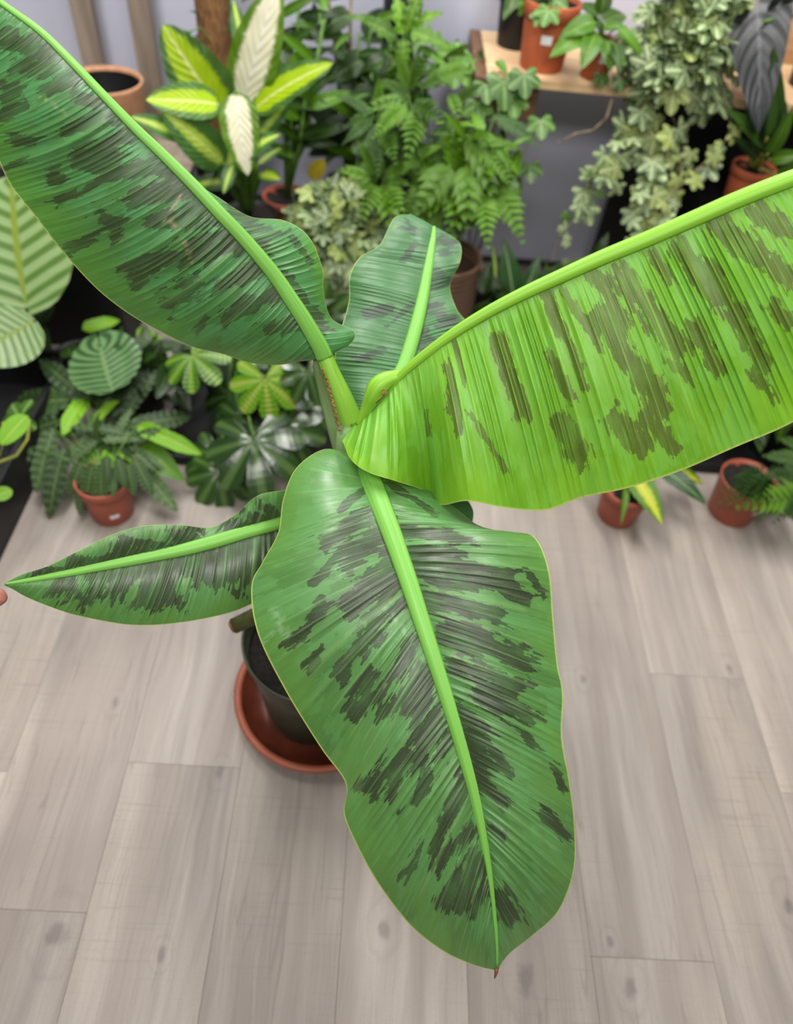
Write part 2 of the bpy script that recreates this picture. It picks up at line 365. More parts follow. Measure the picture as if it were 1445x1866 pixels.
def seg_field(px, py, strokes, soft=26.):
    """1 well inside a blotch, 0 at its edge; the ends, which lie along the veins, fade slowly so that each vein ends it elsewhere"""
    out = np.full(px.shape, -1.3)
    for (x1, y1, x2, y2, w) in strokes:
        dx, dy = x2 - x1, y2 - y1; L = math.hypot(dx, dy) + 1e-6; dx /= L; dy /= L
        t = (px - x1) * dx + (py - y1) * dy; c = np.abs((px - x1) * dy - (py - y1) * dx)
        e = (L / 2 + 5 - np.abs(t - L / 2)) / soft * 1.2
        k = 1 - c / (w * 1.22)
        out = np.maximum(out, np.clip(np.minimum(k, e), -1.3, .75))
    return out

def blade(name, rows, nu, nv, sweep, bulge, pleats, pamp, strokes, scars, mat, wave=None, label=None, bias=0.0, near=0.0):
    rows = np.array(rows, float); ts = np.linspace(0, 1, nu)
    R = catmull(rows, ts); Md, Ld, Rd = R[:, 0:3], R[:, 3:6], R[:, 6:9]
    T = np.gradient(Md[:, :2], axis=0); T /= np.linalg.norm(T, axis=1)[:, None] + 1e-9
    cum = np.concatenate([[0], np.cumsum(np.linalg.norm(np.diff(Md[:, :2], axis=0), axis=1))]) / 100
    S = np.linspace(-1, 1, 2 * nv + 1)
    PX = np.zeros((nu, len(S))); PY = PX.copy(); PD = PX.copy(); UU = PX.copy(); VV = PX.copy(); AA = PX.copy(); VE = PX.copy()
    ph = cum / cum[-1]; ph = ph + .006 * np.sin(ph * 61) + .004 * np.sin(ph * 137 + 1)
    for j, s in enumerate(S):
        a = abs(s); E = Ld if s < 0 else Rd; sw = sweep[0] if s < 0 else sweep[1]
        wd_ = np.linalg.norm((E - Md)[:, :2], axis=1)
        C = Md[:, :2] + .5 * (E - Md)[:, :2] - T * (sw * wd_)[:, None]
        P = (1-a)**2 * Md[:, :2] + 2*a*(1-a) * C + a*a * E[:, :2]
        bl = bulge[0] if s < 0 else bulge[1]
        D = (1-a) * Md[:, 2] + a * E[:, 2] - bl * 4 * a * (1-a) * np.minimum(1, wd_ / 200)
        env = min(1, a * 7) * min(1, (1 - a) * 4 + .15)
        ab = np.abs(np.sin(np.pi * pleats * ph)); pl = 2 * ab ** .65 - 1
        irr = .6 + .4 * np.sin(ph * 23 + (1.3 if s < 0 else 4.))
        D = D + pamp * env * pl * irr * np.minimum(1, wd_ / 120)
        if wave: D = D + wave[0] * a * a * np.sin(2 * np.pi * wave[1] * ph + wave[2] + (0 if s < 0 else 1.9)) * np.minimum(1, wd_ / 150)
        PX[:, j], PY[:, j], PD[:, j] = P[:, 0], P[:, 1], D
        VE[:, j] = (1 - ab) * env; UU[:, j] = cum + (0 if s < 0 else 40.0); VV[:, j] = a * wd_ / 100 + 3; AA[:, j] = a
    X = (PX - CX) / F * PD; Y = (PY - CY) / F * PD
    Pw = np.stack([X, Y, PD], -1) @ RM.T + O3
    vs = Pw.reshape(-1, 3); nS = len(S)
    i, j = np.meshgrid(np.arange(nu - 1), np.arange(nS - 1), indexing='ij'); b = (i * nS + j).ravel()
    fs = np.stack([b, b + 1, b + nS + 1, b + nS], 1).tolist()
    UU2 = UU.copy(); UU2[:, nv + 1:] = UU[:, nv + 1:]
    m = mesh(name, vs.tolist(), fs, mat, True, np.stack([UU2.ravel() / 1.0, VV.ravel() * np.where(np.tile(S, nu) < 0, 1, 1)], 1))
    for nm, arr in (('across', AA), ('vein', VE), ('blotch', np.clip(seg_field(PX, PY, strokes) + bias + near * np.maximum(0, 1 - AA / .5) * np.sin(np.pi * ts)[:, None] ** .5, -1.2, 1)), ('scar', np.clip(seg_field(PX, PY, scars, 4.) * 1.6, 0, .9) if scars else AA * 0)):
        at = m.attributes.new(nm, 'FLOAT', 'POINT'); at.data.foreach_set('value', arr.ravel().astype(np.float32))
    o = part('leaf_blade', m, ban, label=label)
    return o, rows
def midrib(parent, pts, widths, mat, lift=.35, name='midrib', flat=.6, nn=70):
    """pts are (px, py, depth); widths in photo pixels"""
    A = catmull(np.array([list(p) + [w] for p, w in zip(pts, widths)], float), np.linspace(0, 1, nn))
    P, Rr = [], []
    for x, y, d, w in A:
        r = .5 * w * d / F; P.append(W(x, y, d - r * lift)); Rr.append(r)
    return tube(name, P, Rr, mat, parent, 14, flat, up=Vector(RM[:, 2]) * -1)
CR = (640, 790, .905)    # crown

# -- the near leaf hanging towards the viewer
r3 = [(662,845,0.895,640,828,0.9,690,845,0.9),
      (668,860,0.882,590,819,0.887,735,866,0.9),
      (674,875,0.872,540,853,0.875,775,888,0.905),
      (681,890,0.863,516,910,0.862,828,925,0.9),
      (690,912,0.852,507,970,0.85,872,957,0.885),
      (702,942,0.84,478,1025,0.846,925,971,0.865),
      (716,978,0.829,458,1070,0.845,973,978,0.845),
      (731,1020,0.817,470,1155,0.832,1000,1038,0.83),
      (747,1066,0.806,520,1258,0.83,1008,1125,0.825),
      (764,1118,0.798,584,1362,0.828,1016,1210,0.822),
      (783,1176,0.792,630,1428,0.812,1026,1265,0.826),
      (804,1240,0.789,627,1484,0.812,1024,1345,0.816),
      (826,1310,0.788,652,1545,0.82,1037,1420,0.815),
      (846,1378,0.79,692,1615,0.828,1047,1500,0.82),
      (864,1445,0.793,748,1687,0.832,1046,1585,0.828),
      (880,1520,0.799,805,1732,0.833,1018,1660,0.834),
      (892,1590,0.806,850,1754,0.834,968,1707,0.836),
      (900,1655,0.815,878,1763,0.836,935,1732,0.836),
      (905,1715,0.825,893,1766,0.837,917,1751,0.837),
      (906,1766,0.838,904,1768,0.838,908,1767,0.838)]
s3 = [(655,899,625,924,4),(693,929,590,989,12),(697,972,620,1036,13),(642,985,573,1062,7),(719,1006,663,1075,12),(715,1057,625,1109,13),(590,1100,530,1182,12),
      (697,1126,612,1238,16),(588,1193,560,1216,10),(680,1229,655,1272,14),(757,1169,715,1238,8),(775,1220,740,1300,18),(754,1250,698,1305,12),(698,1257,636,1305,14),
      (802,1302,754,1364,20),(818,1340,802,1378,8),(754,1368,664,1444,18),(730,1388,709,1458,10),(785,1416,754,1465,6),(844,1423,785,1558,10),(768,1544,754,1561,7),
      (861,1510,837,1537,9),(826,1537,795,1586,9),(871,1561,837,1658,14),(837,1596,802,1648,9),(882,1617,858,1665,9),(757,1572,740,1600,8),(735,1040,690,1110,9),(745,1085,700,1140,7),
      (706,877,783,929,4),(740,967,869,985,8),(758,1015,921,1058,15),(869,1040,959,1092,10),(775,1057,869,1075,8),(783,1092,908,1118,14),(805,1143,912,1178,22),
      (869,1160,972,1212,20),(826,1203,942,1263,16),(871,1257,968,1319,16),(830,1291,889,1347,12),(851,1347,892,1399,12),(868,1416,920,1465,8),(899,1371,930,1406,7),
      (951,1336,972,1361,6),(982,1475,1027,1523,8),(896,1506,920,1523,6),(913,1624,934,1676,14),(1013,1399,1027,1440,6),(770,1000,850,1010,6),(960,1040,990,1080,7)]
c3 = [(703,1108,752,1170,3),(500,1110,520,1160,9),(470,1180,500,1150,4)]
b3, _ = blade('leaf_blade', r3, 640, 34, (.03, .05), (.022, .026), 56, .0013, s3, c3, B3, (.006, 3.2, .6), 'near drooping blade, dark green with maroon-black blotches', .03, .55)
midrib(b3, [(660,838,.905)] + [(r[0], r[1], r[2]) for r in r3], [40,40,40,40,40,39,38,37,35,34,32,30,28,26,24,21,18,15,12,9,4], M_rib)
tube('leaf_tip', [W(905,1764,.837), W(904,1774,.84), W(901,1783,.842)], [.0028,.002,.0005], M_brown, b3, 8, label='dried brown tip')

# -- the long leaf to the upper left
r1 = [(592,652,.892, 584,654,.895, 612,641,.89),(585,635,.884, 545,659,.905, 640,625,.895),(572,612,.874, 505,665,.91, 645,603,.90),
      (553,580,.862, 455,661,.905, 604,580,.90),(530,545,.850, 405,645,.895, 590,533,.89),(505,508,.838, 350,632,.885, 587,488,.885),
      (475,470,.824, 290,604,.872, 563,432,.87),(440,430,.810, 232,570,.858, 518,402,.86),(400,388,.795, 175,525,.845, 455,394,.85),
      (350,335,.780, 115,460,.832, 396,358,.84),(300,285,.768, 62,392,.82, 335,318,.84),(245,232,.758, 18,335,.81, 262,250,.84),
      (190,175,.752, -12,270,.80, 188,190,.84),(130,112,.750, -45,205,.80, 110,140,.84),(75,58,.752, -75,150,.80, 50,90,.84),
      (15,14,.758, -105,95,.80, -10,45,.84),(-60,-40,.770, -125,20,.80, -75,-10,.83),(-130,-90,.785, -133,-85,.79, -128,-88,.79)]
s1 = [(10,70,95,105,12),(28,120,95,127,12),(0,165,28,172,14),(0,212,38,192,9),(80,165,155,141,8),(230,250,130,300,8),(290,300,190,322,10),(330,340,220,375,12),(380,390,270,410,12),
      (430,440,330,478,12),(470,490,400,520,9),(500,540,430,560,8),(540,590,480,600,8),(28,254,66,259,8),(82,322,113,310,11),(135,290,212,278,13),(175,388,225,412,12),(215,415,205,440,8),
      (130,452,175,432,9),(238,505,318,462,17),(302,560,362,512,15),(235,358,352,335,12),(410,585,470,545,11),(412,375,495,430,11),(520,510,590,590,8),(60,95,150,120,9),(150,180,230,205,7),
      (190,215,110,240,8),(20,300,50,290,6),(100,370,140,350,7),(180,330,150,350,6),(360,600,375,580,5),(345,450,420,430,8),(260,300,350,330,7),(440,410,480,450,7),(530,430,560,470,5)]
c1 = [(350,478,338,445,3),(338,445,300,385,1.6),(128,212,95,190,2),(330,355,300,400,2),(100,188,75,178,1.2)]
b1, _ = blade('leaf_blade', r1, 700, 34, (.12, .10), (.020, .022), 76, .0011, s1, c1, B1, (.005, 4.1, .2), 'long arching blade, blue-green with dark smudges and yellow-green lower margin', .02, .85)
midrib(b1, [(r[0], r[1], r[2]) for r in r1], [32,31,30,29,28,27,26,25,24,22,20,18,16,15,13,11,8,4], M_rib)

# -- the lime leaf to the right, its blade hanging from the rib
r2 = [(640,779,.884, 624,803,.87, 650,790,.90),(664,757,.872, 640,838,.845, 690,790,.93),(690,729,.862, 672,861,.835, 720,790,.97),(716,701,.852, 722,877,.842, 760,780,.98),
      (745,673,.843, 780,897,.905, 800,770,.98),(770,652,.837, 803,920,.880, 830,760,.98),(800,629,.830, 852,913,.836, 860,740,.97),(840,601,.822, 918,925,.842, 900,700,.96),(895,568,.812, 992,930,.856, 950,660,.95),
      (955,537,.802, 1060,907,.850, 1000,620,.94),(1020,507,.792, 1145,889,.836, 1070,590,.93),(1100,471,.782, 1240,858,.84, 1150,560,.92),(1180,438,.774, 1340,815,.826, 1230,520,.91),
      (1265,401,.766, 1440,772,.818, 1310,480,.90),(1350,364,.760, 1530,715,.812, 1400,440,.89),(1445,327,.756, 1620,640,.81, 1490,400,.88),(1550,290,.756, 1690,540,.80, 1590,350,.86),(1660,262,.762, 1730,420,.79, 1680,300,.82),(1760,250,.775, 1764,260,.775, 1762,252,.775)]
s2 = [(1126,495,1243,647,17),(1185,460,1220,513,9),(1232,443,1320,555,14),(1080,500,1144,600,9),(998,536,1068,706,9),(998,642,1045,730,9),(910,612,951,759,12),(1091,566,1214,753,18),
      (1109,753,1173,823,17),(1015,759,1068,835,16),(1173,753,1226,817,10),(816,665,834,788,8),(828,624,846,694,5),(857,753,922,858,5),(776,753,781,788,4),(1261,589,1313,683,10),
      (1331,566,1401,665,14),(1366,671,1407,724,8),(1302,408,1445,513,16),(1378,373,1445,437,14),(1407,554,1445,600,12),(1214,653,1267,694,8),(1020,520,1100,640,7),(1290,480,1360,580,8)]
c2 = [(1035,912,1060,905,3)]
b2, _ = blade('leaf_blade', r2, 900, 34, (-.03, .0), (.014, .0), 70, .0030, s2, c2, B2, (.004, 3.0, 2.), 'youngest full blade, lime green, pleated and folded down from its rib', .0, .2)
midrib(b2, [(r[0], r[1]-3, r[2]) for r in r2], [5,9,12,14,15,17,18,20,22,24,26,28,29,30,31,31,28,22,6], M_rib2, .2)

# -- the small leaf to the left, its tip held by fingers
r4 = [(610,915,.955, 600,885,.95, 600,960,.95),(560,932,.938, 560,884,.93, 560,1030,.935),(505,953,.920, 520,893,.905, 510,1070,.92),(455,967,.906, 470,903,.89, 440,1109,.905),(400,984,.893, 428,938,.90, 375,1127,.892),
      (345,999,.882, 385,961,.895, 300,1138,.882),(290,1011,.873, 330,957,.872, 240,1139,.872),(235,1022,.865, 265,958,.858, 190,1132,.864),(180,1033,.858, 205,974,.85, 130,1119,.858),
      (125,1044,.852, 145,1003,.846, 84,1103,.852),(75,1053,.848, 86,1032,.844, 46,1087,.848),(35,1060,.845, 40,1047,.843, 22,1073,.845),(8,1064,.843, 9,1062,.843, 8,1067,.843)]
s4 = [(a_, b_, c_, d_, w_ * 1.45) for (a_, b_, c_, d_, w_) in [(187,1041,168,1089,12),(232,1033,209,1093,14),(276,1026,269,1104,17),(310,1018,306,1100,13),(389,1007,385,1063,15),(422,1000,404,1059,16),(467,977,456,1059,19),(497,966,490,1010,13),(345,1012,342,1050,9),
      (127,1059,97,1089,8),(149,1082,140,1098,8),(306,977,366,981,8),(404,955,445,958,7),(202,996,235,1000,6),(198,1014,258,1011,5),(224,985,318,996,4),(448,936,500,951,5),(467,914,500,940,5),(127,1018,179,1026,7),(64,1041,120,1041,4),(440,1090,425,1075,5)]]
b4, _ = blade('leaf_blade', r4, 420, 30, (.18, .06), (.010, .016), 44, .0011, s4, [(362,972,374,985,2)], B3, (.003, 3.0, 1.), 'small left blade with near-black band along its rib, tip held by fingers', .05, .8)
midrib(b4, [(r[0], r[1], r[2]) for r in r4], [26,26,26,25,25,24,22,20,17,14,11,7,3], M_rib)

# -- the leaf behind, leaning to the wall
r5 = [(690,765,.955, 655,748,.96, 740,765,.97),(712,715,.975, 620,702,.985, 800,715,.995),(735,670,.992, 610,655,1.0, 842,660,1.02),(750,625,1.006, 622,600,1.01, 853,597,1.03),(762,580,1.018, 636,548,1.02, 832,563,1.035),
      (772,535,1.03, 637,505,1.03, 820,520,1.05),(780,490,1.042, 655,470,1.045, 838,478,1.04),(786,455,1.053, 692,446,1.05, 840,448,1.055),(790,430,1.062, 718,398,1.06, 826,432,1.065),(791,413,1.07, 748,390,1.07, 803,418,1.07)]
s5 = [(800,432,834,445,10),(795,465,822,455,8),(790,500,812,520,13),(785,560,828,595,13),(770,620,810,650,12),(670,574,712,565,9),(738,408,760,425,8),(745,560,700,600,4),(760,600,800,640,9),(690,640,650,655,6),(800,660,830,640,9),(760,440,740,470,5)]
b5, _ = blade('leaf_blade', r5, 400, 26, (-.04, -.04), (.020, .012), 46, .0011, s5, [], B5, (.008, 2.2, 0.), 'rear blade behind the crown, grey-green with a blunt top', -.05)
midrib(b5, [(r[0], r[1], r[2]) for r in r5], [30,29,27,26,24,21,18,14,10,6], M_rib)
# -- an older leaf below the lime one
r6 = [(690,880,.98, 680,870,.98, 705,870,.98),(730,892,.985, 700,920,.99, 770,880,.99),(770,905,.99, 745,950,1.0, 812,893,1.0),(805,920,.998, 785,965,1.01, 845,905,1.01),(835,940,1.008, 820,968,1.015, 862,930,1.02),(855,958,1.02, 852,962,1.02, 860,958,1.02)]
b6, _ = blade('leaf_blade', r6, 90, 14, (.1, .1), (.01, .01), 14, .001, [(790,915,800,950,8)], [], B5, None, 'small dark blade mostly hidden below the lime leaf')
midrib(b6, [(r[0], r[1], r[2]) for r in r6], [12,11,9,7,5,3], M_rib)

# -- stem, petioles, sheath, rolled new leaf
crown = W(*CR); base = Vector((PB.x, PB.y, PB.z + .165))
stem_pts = [base.lerp(crown, t) + Vector((.008 * math.sin(t * 3), .006 * math.sin(t * 2.2), 0)) for t in np.linspace(0, 1, 14)]
tube('pseudostem', stem_pts, [.027 - .008 * t for t in np.linspace(0, 1, 14)], M_sheath, ban, 20)
def petiole(pts, widths, mat=M_pet, name='petiole', flat=.8, label=None):
    o = midrib(ban, pts, widths, mat, 0, name, flat, 26)
    if label: o['label'] = label
    return o
petiole([(650,800,.93),(638,768,.922),(620,722,.908),(603,680,.896),(592,650,.890)], [50,48,42,34,31])
petiole([(655,830,.93),(662,842,.91),(668,860,.895)], [40,40,38])
petiole([(655,790,.91),(650,782,.895),(645,775,.885)], [26,20,10])
petiole([(645,800,.95),(630,860,.955),(610,910,.957)], [34,28,24])
petiole([(650,810,.95),(672,790,.952),(692,760,.956)], [40,34,30])
petiole([(650,830,.99),(668,862,.985),(690,880,.98)], [20,16,12])
petiole([(632,830,.955),(616,780,.94),(598,720,.928),(584,672,.912),(577,648,.905)], [44,40,34,26,14], M_sheath, 'leaf_sheath', .6, 'dull grey-green old sheath with a dry brown margin')
tp = catmull(np.array([(600,672,.892),(612,705,.905),(622,740,.908),(632,785,.915)], float), np.linspace(0, 1, 60))
tube('sheath_margin', [W(x - 14 + 2.2 * math.sin(i * 1.3) + rnd.uniform(-1, 1), y, d - .017) for i, (x, y, d) in enumerate(tp)], [.0009 + .0005 * math.sin(i) ** 2 for i in range(60)], M_brown, ban, 6, label='crinkled brown dry margin')
# rolled new leaf: a scroll
nl = [(652,775,.875),(668,745,.865),(680,722,.857),(690,704,.853),(706,692,.851),(730,684,.852),(748,676,.856)]
midrib(ban, nl, [10,22,34,38,32,22,8], M_rib2, 0, 'new_rolled_leaf', .75, 40)
cur = [W(700 + 6 * math.cos(a) * (1 - a / 14), 714 + 6 * math.sin(a) * (1 - a / 14), .835) for a in np.linspace(0, 7.2, 26)] + [W(694, 726, .838), W(685, 735, .842)]
tube('dry_curl', cur, .0007, M_brown, ban, 6, label='tiny dry brown curl at the base of the new leaf')
# cut old petiole low on the stem
q = W(426, 1141, 1.13); s0 = stem_pts[6]
tube('cut_petiole', [s0, s0.lerp(q, .5) + Vector((0, 0, -.006)), q], [.015, .0135, .0125], mat_noise('old_petiole', srgb(58, 66, 34), srgb(92, 96, 50), 60, .7), ban, 14, label='short olive stub of a cut leaf stalk')
tube('cut_end', [q, q + (q - s0).normalized() * .004], [.0125, .009], M_brown, ban, 14, label='brown cut face')

# ------------------------------------------------------------------ hand holding the leaf tip
def hand():
    root = thing('person', 'bare hand reaching in at the left edge, fingertip under the leaf tip', 'person', W(-150, 1130, .87))
    P, E, Rr = [], [], []
    def add(p, r, par=None):
        P.append(p); Rr.append(r)
        if par is not None: E.append((par, len(P) - 1))
        return len(P) - 1
    k = 1.0 / F * .85
    wr = add(W(-250, 1180, .88), .026); add(W(-400, 1250, .92), .034, wr); add(W(-620, 1380, 1.0), .040, len(P) - 1)
    pm = add(W(-190, 1150, .875), .026, wr)
    tips = [((-120,1078,.85),(-66,1045,.838),(-26,1040,.836),(-9,1054,.838)), ((-125,1105,.875),(-75,1095,.885),(-60,1125,.90),(-85,1140,.90)),
            ((-135,1135,.885),(-90,1135,.90),(-80,1162,.91),(-108,1172,.905)), ((-150,1160,.89),(-115,1172,.905),(-108,1192,.91),(-130,1196,.905))]
    for fi, fg in enumerate(tips):
        j = pm
        for q_, r_ in zip(fg, (.0105, .0095, .0082, .0068)): j = add(W(*q_), r_ * (1 if fi < 3 else .85), j)
    j = pm
    for q_, r_ in zip([(-140,1148,.860),(-85,1132,.858),(-30,1102,.857),(11,1081,.857)], (.015, .0125, .0115, .0105)): j = add(W(*q_), r_, j)
    m = bpy.data.meshes.new('hand'); m.from_pydata([tuple(p) for p in P], E, []); t = NT('skin'); n = t.noise(t.pos(), 200., 3., .6)
    t.base(t.mix(t.maprange(n, .3, .7), srgb(150, 92, 80), srgb(176, 116, 100))); t.rough(.5); t.bump(n, .15, .001); t.b.inputs['Subsurface Weight'].default_value = .1; t.b.inputs['Subsurface Scale'].default_value = .01
    m.materials.append(t.m)
    o = part('hand', m, root)
    md = o.modifiers.new('skin', 'SKIN'); md.use_smooth_shade = True
    lay = m.skin_vertices[0] if len(m.skin_vertices) else None
    if lay is None:
        bpy.context.view_layer.update(); lay = m.skin_vertices[0] if len(m.skin_vertices) else None
    if lay is not None:
        for i, r in enumerate(Rr): lay.data[i].radius = (r, r)
        lay.data[pm].use_root = True
    sb = o.modifiers.new('sub', 'SUBSURF'); sb.levels = 2; sb.render_levels = 2
hand()

# ------------------------------------------------------------------ leaf shapes
def grid_leaf(key, width, prof, mat, droop=.25, fold=.18, wavy=0, wk=7, nt=12, ns=3, notch=0, tip=0, curl=0, back=0):
    vs, uv, fs = [], [], []
    for i in range(nt + 1):
        t = i / nt; w = prof(t) * width / 2
        for j in range(-ns, ns + 1):
            s = j / ns; x = s * w
            y = t - (notch * (1 - t) ** 3 * abs(s) ** 1.2)
            z = -droop * t * t + fold * abs(x) - curl * (abs(s) ** 2) * w + wavy * math.sin(wk * 2 * math.pi * t + (0 if s > 0 else 2)) * abs(s) ** 1.5 - tip * max(0, t - .7) ** 2 * 4
            vs.append((x, y, z)); uv.append((s * .5 + .5, t))
    n = 2 * ns + 1
    for i in range(nt):
        for j in range(n - 1): fs.append((i*n+j, i*n+j+1, (i+1)*n+j+1, (i+1)*n+j))
    return mesh(key, vs, fs, mat, True, uv)
def palm_leaf(key, mat, lobes=5, depth=.45, spread=145, sharp=1.4, droop=.25, rings=4, jag=0, per=10, back=.55):
    A = []; n = lobes * per
    for i in range(n + 1):
        f = i / n; th = math.radians(-spread + 2 * spread * f); ph = f * lobes - .5 + .5
        c = abs(math.sin(math.pi * f * lobes)) ** (1 / sharp)
        L = 1 - back * (abs(th) / math.pi) ** 1.4
        r = L * (1 - depth + depth * c) * (1 + jag * math.sin(i * 2.7))
        if i in (0, n): r = .12
        A.append((th, r, math.sin(math.pi * f * lobes)))
    vs, uv, fs = [(0, 0, 0)], [(.5, 0)], []
    for k in range(1, rings + 1):
        q = k / rings
        for i, (th, r, c) in enumerate(A):
            rr = r * q; lob = abs(math.sin(math.pi * (i / n) * lobes))
            vs.append((rr * math.sin(th), rr * math.cos(th), -droop * rr * rr - .06 * lob * rr + .04)); uv.append((.5 + .5 * (1 - lob) * q + .0, q))
    m_ = len(A)
    for i in range(m_ - 1): fs.append((0, 1 + i + 1, 1 + i))
    for k in range(rings - 1):
        for i in range(m_ - 1):
            a = 1 + k * m_ + i; fs.append((a, a + 1, a + m_ + 1, a + m_))
    fs = [tuple(reversed(f)) for f in fs]
    return mesh(key, vs, fs, mat, True, uv)
def frond_mesh(key, mat, pairs=13, plen=.28, pw=.075, droop=.45, taper=1.0, ang=62, wav=0, seed=1):
    r = random.Random(seed); vs, fs, uv = [], [], []
    def zc(t): return .12 * math.sin(t * 2) - droop * t * t
    for i in range(9):
        t = i / 8; w = .009 * (1 - .7 * t)
        vs += [(-w, t, zc(t) + .002), (w, t, zc(t) + .002)]; uv += [(.5, t), (.5, t)]
    for i in range(8): fs.append((2*i, 2*i+1, 2*i+3, 2*i+2))
    for k in range(pairs):
        t = .12 + .86 * k / (pairs - 1); L = plen * math.sin(math.pi * min(.97, t * .9 + .12)) ** .7 * (1.08 - .55 * t) * r.uniform(.88, 1.1)
        for sgn in (-1, 1):
            a = math.radians(ang - 22 * t + r.uniform(-6, 6)); dx, dy = math.sin(a) * sgn, math.cos(a); px_, py_ = -dy, dx
            b = len(vs); z0 = zc(t); dr = r.uniform(.1, .35)
            for q in range(5):
                f = q / 4; ww = pw * (.35 + .65 * math.sin(math.pi * min(1, f * .9 + .15))) * (1 - f ** 3) * (.6 + .4 * L / plen) + .002
                for s in (-1, 0, 1):
                    vs.append((dx * L * f + px_ * ww * .5 * s, t + dy * L * f + py_ * ww * .5 * s, z0 - dr * L * f * f + .15 * ww * abs(s) + wav * math.sin(f * 9) * s)); uv.append((.5 + .5 * s, f))
            for q in range(4):
                for s in range(2): c = b + q * 3 + s; fs.append((c, c + 1, c + 4, c + 3))
    return mesh(key, vs, fs, mat, True, uv)
LANCE = lambda t: (math.sin(math.pi * t ** .75) ** .9 + .02) if 0 < t < 1 else .02
OVATE = lambda t: (math.sin(math.pi * t ** .62) ** .75 + .01) if 0 < t < 1 else .02
BLUNT = lambda t: (math.sin(math.pi * t ** .72) ** .6 + .01) if 0 < t < 1 else .02
ROUND = lambda t: (max(0, 1 - (2 * t - 1) ** 2) ** .5 * (1.05 - .2 * t)) if 0 < t < 1 else .04
STRAP = lambda t: (min(1, t * 7) ** .6 * min(1, (1 - t) * 3.2) ** .7 + .02)

G = dict(
    dieffW = mat_leaf('dieffenbachia_cream', srgb(64, 120, 30), srgb(96, 160, 40), srgb(255, 255, 240), srgb(252, 254, 216), .62, .55, rough=.4, trans=.28),
    dieffL = mat_leaf('dieffenbachia_lime', srgb(48, 100, 44), srgb(62, 120, 50), srgb(215, 235, 150), srgb(150, 205, 40), .62, .5, rough=.4, trans=.28),
    dieffG = mat_leaf('dieffenbachia_green', srgb(40, 92, 44), srgb(54, 110, 50), srgb(190, 220, 120), srgb(150, 200, 80), .34, .5, rough=.4, trans=.2),
    dark = mat_leaf('glossy_dark_green', srgb(16, 42, 16), srgb(36, 74, 28), srgb(60, 102, 44), rough=.28, trans=.1),
    mid = mat_leaf('glossy_mid_green', srgb(34, 82, 22), srgb(60, 124, 32), srgb(104, 156, 60), rough=.3, trans=.18),
    bright = mat_leaf('bright_green', srgb(52, 116, 22), srgb(80, 148, 38), srgb(120, 176, 64), rough=.35, trans=.25),
    lime = mat_leaf('young_lime', srgb(96, 186, 40), srgb(116, 204, 60), srgb(170, 210, 90), rough=.4, trans=.25),
    fern = mat_leaf('fern_green', srgb(46, 100, 32), srgb(78, 140, 46), srgb(100, 148, 60), rough=.5, trans=.25),
    fernD = mat_leaf('fern_dark', srgb(36, 78, 36), srgb(56, 104, 48), srgb(80, 130, 60), rough=.5, trans=.15),
    ivy = mat_leaf('ivy_variegated', srgb(70, 100, 70), srgb(104, 138, 92), srgb(176, 198, 150), rough=.5, edge=srgb(186, 200, 152), spots=.35, trans=.15, ribs=.02),
    ivyY = mat_leaf('ivy_yellowgreen', srgb(104, 140, 74), srgb(132, 164, 86), srgb(176, 192, 134), rough=.5, edge=srgb(184, 198, 140), spots=.3, trans=.2, ribs=.02),
    ivyG = mat_leaf('ivy_plain', srgb(40, 92, 34), srgb(70, 130, 50), srgb(110, 160, 90), rough=.4, trans=.15, ribs=.02),
    orb = mat_leaf('calathea_striped', srgb(142, 172, 130), srgb(120, 156, 102), srgb(104, 136, 54), stripes=8, sdark=srgb(66, 112, 50), rough=.32, trans=.2, slant=.22),
    orbD = mat_leaf('calathea_round', srgb(100, 150, 96), srgb(92, 142, 90), srgb(110, 150, 100), stripes=9, sdark=srgb(42, 86, 44), rough=.34, trans=.12, slant=-.15),
    wavy = mat_leaf('wavy_greygreen', srgb(46, 78, 44), srgb(78, 112, 68), srgb(104, 140, 84), rough=.4, stripes=9, sdark=srgb(48, 86, 44), trans=.15),
    fats = mat_leaf('fatsia_dark', srgb(20, 52, 22), srgb(34, 72, 30), srgb(64, 100, 52), rough=.22, spec=.6, trans=.1, ribs=.02),
    alo = mat_leaf('alocasia_black', srgb(44, 46, 50), srgb(56, 58, 62), srgb(84, 86, 90), stripes=7, sdark=srgb(34, 35, 38), rough=.35, trans=.02),
    agl = mat_leaf('aglaonema', srgb(52, 110, 30), srgb(70, 130, 40), srgb(200, 215, 90), srgb(170, 196, 60), .45, .9, rough=.35, trans=.2),
    aglD = mat_leaf('silver_dark', srgb(36, 78, 44), srgb(54, 98, 60), srgb(150, 180, 130), rough=.3, trans=.1),
    yel = mat_leaf('yellowed', srgb(160, 160, 30), srgb(176, 170, 40), srgb(180, 180, 70), rough=.45, trans=.2),
)
